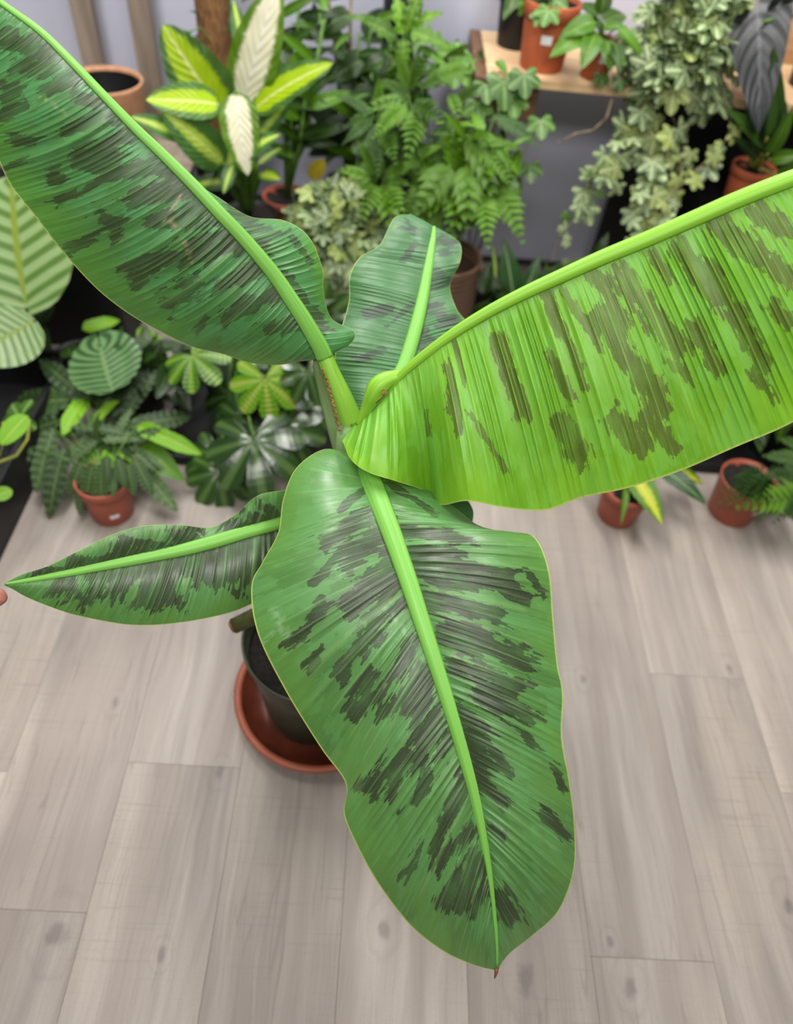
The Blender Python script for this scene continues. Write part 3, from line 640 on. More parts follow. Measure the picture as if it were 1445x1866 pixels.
LM = dict(
    dW=grid_leaf('leaf', .46, BLUNT, G['dieffW'], .25, .12, .012, 4, 16), dL=grid_leaf('leaf', .5, BLUNT, G['dieffL'], .25, .12, .012, 4, 16), dG=grid_leaf('leaf', .46, BLUNT, G['dieffG'], .3, .15, .012, 4, 14),
    lanceD=grid_leaf('leaf', .24, LANCE, G['dark'], .3, .3), lanceM=grid_leaf('leaf', .22, LANCE, G['mid'], .3, .3), lanceB=grid_leaf('leaf', .24, LANCE, G['bright'], .35, .3),
    lanceL=grid_leaf('leaf', .22, STRAP, G['lime'], .3, .2, .01, 6), ovD=grid_leaf('leaf', .5, OVATE, G['dark'], .25, .2), ovM=grid_leaf('leaf', .46, OVATE, G['mid'], .3, .2), ovB=grid_leaf('leaf', .5, OVATE, G['bright'], .3, .2, .015, 5),
    spath=grid_leaf('leaf', .50, OVATE, G['mid'], .35, .2, .01, 5), wavy=grid_leaf('leaf', .21, STRAP, G['wavy'], .22, .2, .03, 9, 30, 3), wavyL=grid_leaf('leaf', .24, STRAP, G['lime'], .25, .2, .014, 7, 20, 3),
    orb=grid_leaf('leaf', .86, ROUND, G['orb'], .18, .08, .008, 10, 28, 5, .08), orbD=grid_leaf('leaf', 1.35, ROUND, G['orbD'], .2, -.03, .02, 9, 28, 6, .42),
    fatsD=palm_leaf('leaf', G['fats'], 7, .55, 150, 2.6, .22, 5, 0, 14, .42), fatsL=palm_leaf('leaf', G['lime'], 7, .5, 150, 2.2, .2, 5, 0, 14, .42), fatsM=palm_leaf('leaf', G['mid'], 7, .52, 150, 2.4, .25, 5, 0, 12, .5),
    monM=palm_leaf('leaf', G['mid'], 5, .36, 125, 2.4, .4, 4, 0, 8, .45), lobM=grid_leaf('leaf', .5, lambda t: OVATE(t) * (1 - .42 * (.5 + .5 * math.cos(t * 6.2832 * 4)) * (t > .1)), G['bright'], .35, .2, .02, 5, 32, 4), ivy=palm_leaf('leaf', G['ivy'], 5, .42, 150, 1.1, .2, 3, 0, 6, .55), ivyY=palm_leaf('leaf', G['ivyY'], 5, .38, 150, 1.1, .2, 3, 0, 6, .55),
    ivyG=palm_leaf('leaf', G['ivyG'], 5, .32, 150, 1.1, .2, 3, 0, 6, .55), frond=frond_mesh('frond', G['fern'], 12, .34, .12, .45), frond2=frond_mesh('frond', G['fern'], 9, .36, .16, .6, seed=4), frondD=frond_mesh('frond', G['fernD'], 14, .26, .08, .5, seed=3),
    frondB=frond_mesh('frond', G['bright'], 6, .46, .22, .55, seed=6, ang=48), alo=grid_leaf('leaf', .62, lambda t: max(.02, (1 - t) ** .8 * min(1, t * 8 + .3)), G['alo'], .2, .1, 0, 5, 14, 3, .35),
    agl=grid_leaf('leaf', .36, OVATE, G['agl'], .35, .2), aglD=grid_leaf('leaf', .44, OVATE, G['aglD'], .3, .2, .01, 5), yel=grid_leaf('leaf', .7, ROUND, G['yel'], .1, .1), roundL=grid_leaf('leaf', .8, ROUND, G['lime'], .15, .1), strap=grid_leaf('leaf', .12, STRAP, G['mid'], .45, .3), tiny=grid_leaf('leaf', .75, OVATE, G['dark'], .2, .15, 0, 5, 5, 1),
    ivyS=palm_leaf('leaf', G['ivy'], 5, .42, 150, 1.1, .2, 2, 0, 4, .55), ivyYS=palm_leaf('leaf', G['ivyY'], 5, .38, 150, 1.1, .2, 2, 0, 4, .55),
)
CAMDIR = Vector(-RM[:, 2])
def put_leaf(root, key, a, b, nrm=None, wid=1.0, name=None, label=None):
    a, b = Vector(a), Vector(b); y = b - a; L = y.length
    if L < 1e-4: return
    y.normalize(); n = Vector(nrm) if nrm is not None else Vector((0, -.55, .85))
    x = y.cross(n)
    if x.length < 1e-2: x = y.cross(Vector((1, 0, .2)))
    x.normalize(); z = x.cross(y)
    Mx = Matrix(((x.x*L*wid, y.x*L, z.x*L, a.x), (x.y*L*wid, y.y*L, z.y*L, a.y), (x.z*L*wid, y.z*L, z.z*L, a.z), (0, 0, 0, 1)))
    m = LM[key]; return part(name or m.name.split('.')[0], m, root, Mx, label)
def stalk(root, a, b, r=.0022, mat=None, sag=.25, name='petiole'):
    a, b = Vector(a), Vector(b); L = (b - a).length
    pts = [a.lerp(b, t) + Vector((0, 0, sag * L * math.sin(math.pi * t) * .5)) for t in np.linspace(0, 1, 6)]
    return tube(name, pts, [r * 1.2] * 2 + [r] * 4, mat or M_stem, root, 6)
def pot(root, c, r, h, mat=M_terra_dk, sticker=None, rim=True, soil=True):
    c = Vector(c); k = .78
    prof = [(r * k, 0), (r * (k + .02), .002)]
    if rim: prof += [(r * .93, h * .74), (r * .935, h * .76), (r * 1.0, h * .77), (r * 1.02, h * .985), (r * 1.0, h), (r * .95, h), (r * .93, h * .9), (0, h * .885)]
    else: prof += [(r * .985, h * .97), (r, h * .985), (r, h), (r * .95, h), (r * .93, h * .9), (0, h * .885)]
    v, f_ = lathe_geo(prof, c, 36); part('pot', mesh('pot', v, f_, mat), root)
    if soil:
        sv = [(c.x, c.y, c.z + h * .91)]; sf = []
        for i in range(1, 5):
            for q_ in range(18):
                th = q_ * math.pi / 9; sv.append((c.x + r * .93 * i / 4 * math.cos(th), c.y + r * .93 * i / 4 * math.sin(th), c.z + h * .91 + rnd.uniform(-.003, .004)))
        for q_ in range(18): sf.append((0, 1 + q_, 1 + (q_ + 1) % 18))
        for i in range(3):
            for q_ in range(18): sf.append((1+i*18+q_, 1+(i+1)*18+q_, 1+(i+1)*18+(q_+1) % 18, 1+i*18+(q_+1) % 18))
        part('soil', mesh('soil', sv, sf, M_soil), root)
    if sticker:   # (angle in degrees, height fraction, half width, half height)
        ang, hf, sw_, sh_ = sticker; vs = []; n = 5
        for i in range(n + 1):
            a = math.radians(ang) + (i / n - .5) * 2 * sw_ / r
            for dz in (-sh_, sh_):
                z = h * hf + dz; rr = r * (k + (.93 - k) * min(1, z / (h * .74))) * 1.012 + .0006
                vs.append((c.x + rr * math.cos(a), c.y + rr * math.sin(a), c.z + z))
        part('price_sticker', mesh('sticker', vs, [(2*i, 2*i+2, 2*i+3, 2*i+1) for i in range(n)], M_sticker), root, label='small white sticker')
def at(p):    # (px, py, Y)
    return Wy(*p)
def bush(root, keys, c, rad, n, size, seed, up=.5, hemi=-.2, petc=None, nr=None):
    r = random.Random(seed); c = Vector(c)
    for i in range(n):
        while True:
            d = Vector((r.gauss(0, 1), r.gauss(0, 1), r.gauss(0, 1))).normalized()
            if d.z > hemi: break
        q = r.uniform(.55, 1.0); p = c + Vector((d.x * rad[0], d.y * rad[1], d.z * rad[2])) * q
        L = r.uniform(*size); dr = (d + Vector((r.uniform(-.7, .7), r.uniform(-.7, .7), r.uniform(-.8, .3)))).normalized()
        k = keys[r.randrange(len(keys))]
        put_leaf(root, k, p - dr * L * .4, p + dr * L * .6, (d * .6 + Vector((0, -.5, .8)) * up + Vector((r.uniform(-.3, .3), 0, r.uniform(-.3, .3)))))
        if petc is not None and i % 3 == 0: stalk(root, petc, p - dr * L * .4, .0015, name='stem')

# ------------------------------------------------------------------ furniture
st = thing('wooden_plant_stand', 'grey weathered wooden stand against the wall carrying the clay pot', 'stand', (-.95, 2.12, 0))
SZ = .405
box('top_board', (-1.45, 1.94, SZ - .022), (-.535, 2.32, SZ), M_greywood, st)
for (x, y) in ((-1.42, 1.96), (-.59, 1.96), (-1.42, 2.27), (-.59, 2.27)): box('leg', (x, y, 0), (x + .04, y + .04, SZ - .022), M_greywood, st)
for xx in (Wy(160, 60, 2.28).x, Wy(262, 60, 2.28).x): box('upright', (xx - .027, 2.262, SZ), (xx + .027, 2.30, 1.5), M_greywood, st)
cp = thing('clay_pot', 'empty round buff clay pot with black inside on the grey wooden stand', 'pot', (Wy(186, 152, 2.10).x, 2.10, SZ))
c_ = Vector((Wy(190, 152, 2.10).x, 2.10, SZ))
v, f_ = lathe_geo([(.080, 0), (.084, .003), (.098, .150), (.1005, .158), (.099, .163), (.094, .162), (.092, .152)], c_, 48); part('pot_wall', mesh('pot_wall', v, f_[:-2] + f_[-2:-1], M_kraft), cp)
v, f_ = lathe_geo([(.074, .006), (.078, .01), (.0915, .1515)], c_, 48); part('lining', mesh('lining', v, f_[:-1], M_black), cp, label='black lining')

bn = thing('low_bench', 'dark low wooden bench along the wall under the foliage plants', 'bench', (-.22, 2.0, 0))
BZ = .20
for i in range(4): box('slat', (-.53, 1.74 + i * .14, BZ - .02), (.10, 1.74 + i * .14 + .13, BZ), M_darkwood, bn)
for (x, y) in ((-.52, 1.76), (.06, 1.76), (-.52, 2.24), (.06, 2.24)): box('leg', (x, y, 0), (x + .04, y + .04, BZ - .02), M_darkwood, bn)
box('front_rail', (-.48, 1.77, BZ - .10), (.06, 1.785, BZ - .02), M_darkwood, bn)

sh = thing('wooden_shelf', 'pale pine shelf board against the wall at the upper right', 'shelf', (.8, 2.15, 0))
SHZ = .70; SX = Wy(889, 134, 2.0).x
box('board', (SX, 2.0, SHZ - .022), (1.75, 2.33, SHZ), M_pine, sh, label='pale pine board')
box('side_panel', (SX - .03, 1.985, SHZ - .30), (SX - .001, 2.34, SHZ - .002), M_brownwood, sh, label='brown wooden end panel')
box('bracket', (SX + .001, 2.03, SHZ - .11), (SX + .14, 2.05, SHZ - .0225), M_brownwood, sh)
for xx in (1.0, 1.7): box('leg', (xx, 2.31, 0), (xx + .04, 2.34, SHZ - .0222), M_brownwood, sh)
pn = box('shelf_shade_board', (.70, 2.29, 0), (1.74, 2.305, SHZ - .03), M_black, bev=.002); pn['label'] = 'thin black board added as the shade under the pine shelf'; pn['category'] = 'board'  # black sheet added in place of the deep shade below the shelf
crt = box('black_storage_box', (.88, 1.93, 0), (1.75, 2.26, .44), M_black, bev=.01); crt['label'] = 'large black storage box standing under the pine shelf'; crt['category'] = 'box'
tray = thing('black_crate', 'low black plastic crate on the floor at the left edge', 'crate', (-1.03, 1.2, 0))
cv, cf = box_geo((-1.28, .72, .0), (-.785, 1.52, .012)); part('base', mesh('base', cv, cf, M_black, False), tray)
box('side', (-.797, .72, .0125), (-.785, 1.52, .13), M_black, tray); box('side', (-1.28, .72, .0125), (-1.268, 1.52, .13), M_black, tray)
box('end', (-1.267, .72, .0125), (-.798, .732, .13), M_black, tray); box('end', (-1.267, 1.508, .0125), (-.798, 1.52, .13), M_black, tray)
back = box('wooden_crate_back', (.95, 2.30, .78), (1.75, 2.345, 1.3), mat_wood('tan_panel', srgb(170, 128, 92), srgb(200, 158, 118)), bev=.003); back['label'] = 'tan wooden panel standing on the shelf against the wall at top right'; back['category'] = 'panel'
back.location.z = -.08

def tray_thing(name, label, x0, x1, y0, y1, h):
    t_ = thing(name, label, 'tray', ((x0 + x1) / 2, (y0 + y1) / 2, 0)); w = .008
    cv, cf = box_geo((x0, y0, 0), (x1, y1, .006)); part('base', mesh('base', cv, cf, M_black, False), t_)
    for a, b in (((x0, y0, .0062), (x0 + w, y1, h)), ((x1 - w, y0, .0062), (x1, y1, h)), ((x0 + w + .0003, y0, .0062), (x1 - w - .0003, y0 + w, h)), ((x0 + w + .0003, y1 - w, .0062), (x1 - w - .0003, y1, h))): box('rim', a, b, M_black, t_)
tray_thing('shade_tray', 'flat black tray added as floor shade under the fatsia', -.52, -.02, 1.27, 1.71, .03)  # black sheet added to darken the floor shaded by the fatsia
tray_thing('shade_tray', 'flat black tray added as floor shade behind the two terracotta floor pots', .56, 1.25, 1.38, 1.80, .03)  # another added black sheet, for the floor shade between the right-hand pots
bx = box('stand_shade_block', (-1.5, 1.70, 0), (-.70, 1.93, .34), M_black, bev=.008); bx['label'] = 'black block added as the dark shade under the grey wooden stand'; bx['category'] = 'filler'  # black block added to fill the dark gap beneath the stand

# ------------------------------------------------------------------ plants on the left
# striped round-leaf plant
p = thing('striped_calathea', 'calathea with large pale-striped round leaves at the left edge', 'potted plant', (-1.02, 1.50, 0))
pc = Vector((-1.08, 1.58, 0)); pot(p, pc, .085, .15, M_black); ct = pc + Vector((0, 0, .14))
for a, b, w, k in (((47,557,1.48),(2,300,1.72),.98,'orb'), ((58,588,1.44),(-46,640,1.30),1.15,'orb'), ((-60,560,1.5),(-190,400,1.6),1,'orb')):
    put_leaf(p, k, at(a), at(b), (0.1, -.75, .65), w); stalk(p, ct, at(a), .003, M_stem_y, .15)
put_leaf(p, 'ovD', at((60,590,1.55)), at((95,545,1.62)), None, 1.3); put_leaf(p, 'ovD', at((50,600,1.6)), at((80,640,1.5)), None, 1.3)
# round dark-striped leaf
p = thing('round_leaf_calathea', 'calathea with dark ribbed heart-shaped leaves behind the wavy-leaved plant', 'potted plant', (-.76, 1.50, 0))
pc = Vector((-.76, 1.52, 0)); pot(p, pc, .065, .12, M_black); ct = pc + Vector((0, 0, .11))
put_leaf(p, 'orbD', at((183,632,1.42)), at((196,700,1.30)), (0, -.6, .8), 1.05); stalk(p, ct, at((183,632,1.42)), .003)
for a, b, k in (((130,650,1.45),(118,622,1.5),'ovD'), ((150,600,1.6),(215,575,1.65),'yel'), ((250,600,1.55),(300,632,1.5),'lime'), ((215,700,1.45),(250,730,1.4),'ovD')):
    put_leaf(p, 'lanceL' if k == 'lime' else ('ovD' if k == 'ovD' else 'lanceL'), at(a), at(b), None, 1.6)
# wavy strap leaves
p = thing('wavy_leaved_plant', 'pot plant with long wavy grey-green leaves, left of the fatsia', 'potted plant', (-.60, 1.15, 0))
pc = Vector((Wz(195,962,0).x, Wz(195,962,0).y + .05, 0)); pot(p, pc, .060, .115, M_terra_dk, (-62, .32, .012, .006)); ct = pc + Vector((0, .0, .11))
WV = [((166,735,1.33),(60,645,1.42),'wavy',1.2),((130,728,1.33),(-12,735,1.38),'wavy',1.3),((112,765,1.28),(-5,800,1.25),'wavy',1.2),((98,780,1.24),(56,890,1.10),'wavy',1.4),((118,812,1.20),(78,938,1.05),'wavy',1.3),
      ((155,728,1.33),(112,776,1.22),'wavyL',1.5),((168,775,1.28),(224,703,1.36),'lanceL',.8),((222,765,1.3),(286,664,1.40),'wavy',1.0),((238,780,1.27),(350,750,1.34),'wavy',1.5),((250,776,1.24),(357,820,1.18),'wavyL',1.0),
      ((206,786,1.24),(230,856,1.14),'wavyL',1.7),((150,815,1.2),(214,868,1.1),'wavyL',1.5),((236,830,1.2),(312,922,1.08),'wavy',1.2),((255,812,1.22),(325,868,1.15),'ovM',1.1),((160,838,1.18),(204,893,1.1),'wavy',1.4),
      ((152,862,1.15),(140,935,1.06),'wavy',1.3),((200,850,1.15),(232,908,1.09),'wavy',1.2),((170,850,1.15),(184,930,1.08),'wavy',1.3),((60,815,1.2),(-20,890,1.12),'wavy',1.3),((190,745,1.34),(130,700,1.42),'wavy',1.2),
      ((180,795,1.26),(260,790,1.28),'wavy',1.2),((170,800,1.24),(90,850,1.14),'wavy',1.2),((185,770,1.3),(120,790,1.24),'wavy',1.2),((220,800,1.22),(275,850,1.14),'wavy',1.1),((205,760,1.32),(250,720,1.38),'wavy',1.1),((180,820,1.2),(150,790,1.2),'wavy',1.3)]
for a, b, k, w in WV:
    put_leaf(p, k, at(a), at(b), None, w); stalk(p, ct, at(a), .0018, M_stem, .1)
bush(p, ['wavy'], at((205,815,1.20)), (.07, .05, .05), 16, (.09, .13), 71, .7, -.5)
for a, b in (((170,845,1.10),(148,925,1.04)),((200,850,1.09),(205,905,1.04)),((232,845,1.10),(242,905,1.05)),((185,845,1.09),(180,922,1.03)),((150,840,1.12),(120,905,1.06)),((215,835,1.10),(226,890,1.05)),((245,835,1.12),(275,900,1.06)),((195,830,1.10),(192,885,1.05))): put_leaf(p, 'wavy', at(a), at(b), None, 1.6)
# curled pale leaf on bent stems by the crate
p = thing('trailing_pale_plant', 'small plant with pale curled leaves hanging over the black crate', 'potted plant', (-1.0, 1.12, .012))
pc = Vector((-1.03, 1.10, .013)); pot(p, pc, .055, .10, M_black); ct = pc + Vector((0, 0, .09))
put_leaf(p, 'roundL', at((50,757,1.12)), at((-2,805,1.05)), (0, -.4, .9), .8); put_leaf(p, 'ivyG', at((40,760,1.12)), at((-10,778,1.12)), None, .7)
put_leaf(p, 'roundL', at((-12,905,.98)), at((22,893,1.0)), (0, -.6, .8), 1.1, label='round lime leaf')
tube('stem', [ct, at((0,842,1.05)), at((30,830,1.06)), at((50,800,1.08)), at((53,765,1.11))], .0035, M_stem_y, p, 8); tube('stem', [ct, at((0,830,1.06)), at((12,790,1.08)), at((5,770,1.1))], .003, M_stem_y, p, 8)
# fatsia
p = thing('fatsia', 'fatsia with glossy dark hand-shaped leaves and one lime young leaf', 'potted plant', (-.36, 1.42, 0))
pc = Vector((-.36, 1.50, .0065)); pot(p, pc, .085, .14, M_black); ct = pc + Vector((0, 0, .13))
FT = [((483,690,1.33),(492,768,1.26),'fatsL',1.0,(0,-.5,.85)),((463,802,1.22),(478,905,1.10),'fatsD',1.0,(0,-.45,.9)),((395,828,1.26),(372,895,1.18),'fatsD',1.0,(0,-.5,.8)),((400,860,1.2),(410,935,1.12),'fatsD',1.0,(0,-.6,.8)),
      ((350,648,1.40),(395,690,1.34),'fatsM',1.1,(0,-.5,.9)),((560,675,1.35),(582,735,1.30),'fatsD',1.0,(.2,-.6,.8)),((340,670,1.4),(330,712,1.36),'fatsD',1.2,(0,-.3,.9)),((420,720,1.36),(360,735,1.38),'fatsD',1.0,None),
      ((520,780,1.28),(592,800,1.26),'fatsD',1.0,None),((440,760,1.3),(380,780,1.3),'fatsD',1.0,None),((560,740,1.4),(600,780,1.36),'fatsD',1.0,None),((450,660,1.5),(430,620,1.56),'fatsD',1.0,None)]
for a, b, k, w, n_ in FT:
    put_leaf(p, k, at(a), at(b), n_, w); stalk(p, ct, at(a), .003, M_stem, .2)

# dieffenbachia
p = thing('dieffenbachia', 'dieffenbachia with big cream and lime leaves in front of the wall', 'potted plant', (-.40, 1.9, BZ))
pc = Vector((at((455,400,1.92)).x, 1.92, BZ)); pot(p, pc, .075, .13, M_black); ct = pc + Vector((0, 0, .12))
DF = [((443,190,1.86),(492,-22,1.84),'dW',.95,(-.1,-.95,.2)),((408,214,1.84),(303,60,1.80),'dL',1.25,(.1,-.9,.4)),((430,168,1.76),(444,312,1.66),'dW',1.15,(-.05,-.8,.6)),((400,190,1.82),(276,172,1.74),'dL',1.0,(0,-.8,.6)),
      ((408,298,1.80),(315,212,1.72),'dG',1.15,(0,-.8,.6)),((335,250,1.78),(255,208,1.72),'dG',.9,(0,-.7,.7)),((462,200,1.84),(578,98,1.80),'dL',.8,(0,-.6,.8)),((465,262,1.82),(520,175,1.84),'dG',.8,(-.3,-.9,.3)),
      ((476,318,1.76),(503,318,1.72),'dL',1.2,None),((430,330,1.84),(335,328,1.80),'dG',.85,None),((440,285,1.72),(492,238,1.70),'dG',1.0,(0,-.6,.8)),((425,300,1.72),(405,342,1.66),'dG',1,None),((440,230,1.88),(400,330,1.76),'dG',.8,None),((470,300,1.9),(510,260,1.95),'dG',.8,None),
      ((455,120,1.95),(420,0,1.98),'dG',.7,(0,-.9,.3))]
for a, b, k, w, n_ in DF:
    put_leaf(p, k, at(a), at(b), n_, w); stalk(p, ct, at(a), .006, M_stem, .1)
# pole with climber
p = thing('coir_pole_climber', 'climbing plant on a brown coir pole behind the dieffenbachia', 'potted plant', (-.47, 2.16, BZ))
pc = Vector((at((392,60,2.16)).x, 2.16, BZ)); pot(p, pc, .09, .16, M_black)
v, f_ = lathe_geo([(.044, .14), (.046, .2), (.044, .5), (.046, .8), (.044, 1.05)], pc, 28); part('coir_pole', mesh('coir_pole', v, f_, M_coir), p, label='brown coir fibre pole')
for a, b, k in (((365,30,2.1),(350,15,2.08),'lanceD'), ((350,60,2.1),(300,58,2.06),'lanceM'), ((360,62,2.1),(348,92,2.06),'lanceD'), ((430,20,2.1),(412,60,2.06),'lanceD'), ((440,5,2.1),(470,-30,2.1),'lanceM')): put_leaf(p, k, at(a), at(b), None, 1.0)
tube('stem', [at((385,80,2.1)), at((365,50,2.1)), at((345,58,2.09)), at((310,58,2.07))], .002, M_stem, p, 6)
tube('stem', [pc + Vector((.05, -.03, .12)), pc + Vector((.05, -.03, .6)), pc + Vector((.02, -.05, 1.0))], .003, M_stem, p, 6)

# cane plant in a red pot
p = thing('cane_plant', 'tall cane plant with narrow glossy leaves in a red-brown pot', 'potted plant', (-.27, 2.05, BZ))
pc = Vector((at((522,352,2.06)).x, 2.06, BZ)); pot(p, pc, .068, .12, M_terra_dk); ct = pc + Vector((0, 0, .11))
r = random.Random(3)
for (tx, ty, Yt) in ((505,20,2.12),(545,-20,2.15),(590,40,2.1),(560,150,2.05),(530,120,2.1)):
    top = at((tx, ty, Yt)); tube('cane', [ct, ct.lerp(top, .5) + Vector((.01, 0, .0)), top], [.007,.006,.004], M_stem, p, 8)
    for i in range(9):
        q_ = ct.lerp(top, .3 + .75 * i / 9); th = r.uniform(0, 6.28); L = r.uniform(.09, .15); dr = Vector((math.cos(th), math.sin(th) * .7 - .1, r.uniform(.1, 1.1))).normalized()
        put_leaf(p, r.choice(['lanceD','lanceM','lanceM','lanceD']), q_, q_ + dr * L, (0, -.7, .5), r.uniform(.8, 1.2))
put_leaf(p, 'yel', at((565,325,1.98)), at((590,293,1.98)), (0,-.8,.4), 1.0, label='yellowed leaf')
put_leaf(p, 'ovB', at((535,95,2.0)), at((560,200,1.95)), (-.3,-.8,.4), .6)
# dark lance leaf plant, centre back
p = thing('glossy_lance_plant', 'plant with broad dark glossy leaves on thin dark stems, right of the cane plant', 'potted plant', (-.12, 2.18, BZ))
pc = Vector((-.12, 2.18, BZ)); pot(p, pc, .07, .12, M_black); ct = pc + Vector((0, 0, .11)); r = random.Random(11)
for (tx, ty) in ((600,0),(640,-30),(680,30),(620,90),(660,120),(610,180),(680,190),(655,60)):
    top = at((tx, ty, 2.16)); tube('stem', [ct, ct.lerp(top, .55) + Vector((0, 0, .02)), top], [.006,.005,.003], M_stem_br if r.random() < .5 else M_stem, p, 6)
    for i in range(8):
        q_ = ct.lerp(top, .35 + .7 * i / 8); th = r.uniform(0, 6.28); L = r.uniform(.08, .14); dr = Vector((math.cos(th), math.sin(th) * .6 - .15, r.uniform(-.6, .7))).normalized()
        put_leaf(p, r.choice(['lanceD','ovD','lanceD','lanceM','lanceM']), q_, q_ + dr * L, (0, -.7, .5), r.uniform(.8, 1.3))

# variegated ivy mound
p = thing('variegated_ivy', 'bushy mound of small cream-edged ivy left of the rear banana leaf', 'potted plant', (-.12, 1.70, BZ))
pc = Vector((at((600,470,1.80)).x, 1.80, BZ)); pot(p, pc, .08, .11, M_black)
bush(p, ['ivyS','ivyS','ivyYS'], at((615,440,1.78)), (.165, .10, .165), 280, (.026, .042), 5, .6, -.4)
r = random.Random(15)
for i in range(70):
    q_ = at((r.uniform(565, 660), r.uniform(480, 625), r.uniform(1.66, 1.74))); d = Vector((r.uniform(-.5,.5), -.5, r.uniform(-1,-.2))).normalized(); L = r.uniform(.028,.042)
    put_leaf(p, r.choice(['ivyS','ivyYS','ivyS']), q_, q_ + d * L, (0,-.7,.6))
for i in range(9):
    q_ = at((r.uniform(570, 660), r.uniform(500, 610), 1.72)); tube('vine', [pc + Vector((0, -.04, .10)), (pc + q_) / 2 + Vector((0, -.03, .10)), q_], .0015, M_stem_br, p, 5)

# dark leafy plant on post, centre
p = thing('lobed_philodendron', 'philodendron with glossy lobed leaves at the top centre', 'potted plant', (.02, 2.2, BZ))
pc = Vector((.02, 2.2, BZ)); pot(p, pc, .085, .14, M_black); ct = pc + Vector((0, 0, .13))
v, f_ = lathe_geo([(.05, .12), (.05, .5), (.048, .75)], Vector((.005, 2.20, BZ)), 20); part('support_post', mesh('post', v, f_, M_black), p, label='dark support post')
r = random.Random(21)
ML = [((735,62,2.03),(722,-20,2.05),'lobM'),((742,55,2.03),(765,-28,2.04),'lobM'),((722,70,2.04),(662,22,2.06),'lobM'),((750,60,2.02),(822,72,1.98),'lobM'),((745,50,2.04),(800,12,2.04),'lobM'),((735,72,2.0),(738,128,1.96),'lobM'),
      ((765,85,2.02),(815,112,1.96),'lanceM'),((700,95,2.05),(650,130,2.02),'lanceD'),((690,40,2.1),(628,20,2.1),'lanceM'),((710,100,2.03),(690,150,1.99),'lanceD')]
for a, b, k in ML:
    put_leaf(p, k, at(a), at(b), (0, -.6, .7), r.uniform(.9, 1.2)); stalk(p, ct, at(a), .003, M_stem, .1)
p = thing('dark_foliage_plant', 'dense dark green bushy plant behind the ferns at centre', 'potted plant', (.0, 2.05, BZ))
pc = Vector((.0, 2.02, BZ)); pot(p, pc, .075, .12, M_black)
bush(p, ['lanceD','ovD','ovD','ovM','ivyG'], at((712,225,2.06)), (.085, .10, .19), 105, (.05, .09), 8, .5, -.6, pc + Vector((0,0,.11)))
bush(p, ['ovD','lanceD','ivyG'], at((845,125,2.08)), (.10, .05, .03), 14, (.05, .085), 28, .6, -.9)
# ferns
def ferns(name, label, pc, potr, poth, potm, items, seed, crown=None):
    p = thing(name, label, 'potted plant', pc); pc = Vector(pc)
    if potm is not None: pot(p, pc, potr, poth, potm)
    ct = crown if crown is not None else pc + Vector((0, 0, poth * .92)); r = random.Random(seed)
    for a, b, k, w in items:
        put_leaf(p, k, at(a), at(b), (r.uniform(-.2, .2), -.6, .75), w); stalk(p, ct, at(a), .0015, M_stem, .1)
    return p
def radial(cx, cy, Y, n, rx, ry, keys, seed, w=1.0, y0=0):
    r = random.Random(seed); out = []
    for i in range(n):
        th = 2 * math.pi * i / n + r.uniform(-.3, .3); q_ = r.uniform(.55, 1.05); c, s = math.cos(th), math.sin(th)
        out.append(((cx + 12 * c, cy + 10 * s, Y), (cx + rx * q_ * c, cy + ry * q_ * s + y0, Y - .10 * max(s, -.3) - .04), r.choice(keys), w * r.uniform(.8, 1.2)))
    return out
fb = at((665,290,1.95)); ferns('small_fern', 'mid green small fern between the ivy mound and the dark bush', (fb.x, 1.93, BZ), .05, .09, M_black, radial(690,215,1.9,10,75,90,['frond','frondD','frondD'],2) + radial(690,330,1.82,9,70,80,['frond','frond2','frondB'],9), 2)
ferns('upright_fern', 'light green fern with upright fronds left of the shelf', (.12, 1.96, BZ), .05, .09, M_black,
      [((745,165,1.9),(728,98,1.88),'frond',.9),((745,165,1.9),(768,92,1.88),'frond2',1),((770,160,1.9),(820,120,1.88),'frond2',1),((745,180,1.9),(700,140,1.9),'frond',1),((750,190,1.9),(800,200,1.8),'frond2',1),((780,150,1.9),(858,112,1.88),'frond',1.1),
       ((830,190,1.9),(870,150,1.9),'frond2',1),((740,190,1.88),(690,230,1.78),'frond',1),((760,200,1.88),(750,262,1.76),'frond2',1),((735,180,1.88),(670,190,1.84),'frondB',.8),((820,170,1.9),(838,205,1.84),'frondB',1)], 4)
# woven basket with the big fern
bp_ = Vector((at((800,520,1.86)).x, 1.86, 0))
p = thing('basket_fern', 'big bright fern spilling over a brown woven basket', 'potted plant', bp_)
v, f_ = [], []
def basket_mat():
    t = NT('woven_basket'); s = t.n('ShaderNodeSeparateXYZ'); t.L(t.pos(), s.inputs[0])
    w = t.math('SINE', t.math('MULTIPLY', s.outputs[2], 420.)); n = t.noise(t.pos(), 80., 3., .6)
    t.base(t.mix(t.maprange(w, -.4, .6), srgb(66, 46, 34), t.mix(n, srgb(120, 88, 66), srgb(150, 116, 90)))); t.rough(.8); t.bump(w, .8, .004); return t.m
v, f_ = lathe_geo([(.085, 0), (.095, .02), (.108, .15), (.105, .28), (.108, .29), (.100, .29), (.098, .25), (0, .245)], bp_, 48)
part('basket', mesh('basket', v, f_, basket_mat()), p, label='brown woven basket')
ct = bp_ + Vector((0, 0, .25)); r = random.Random(31)
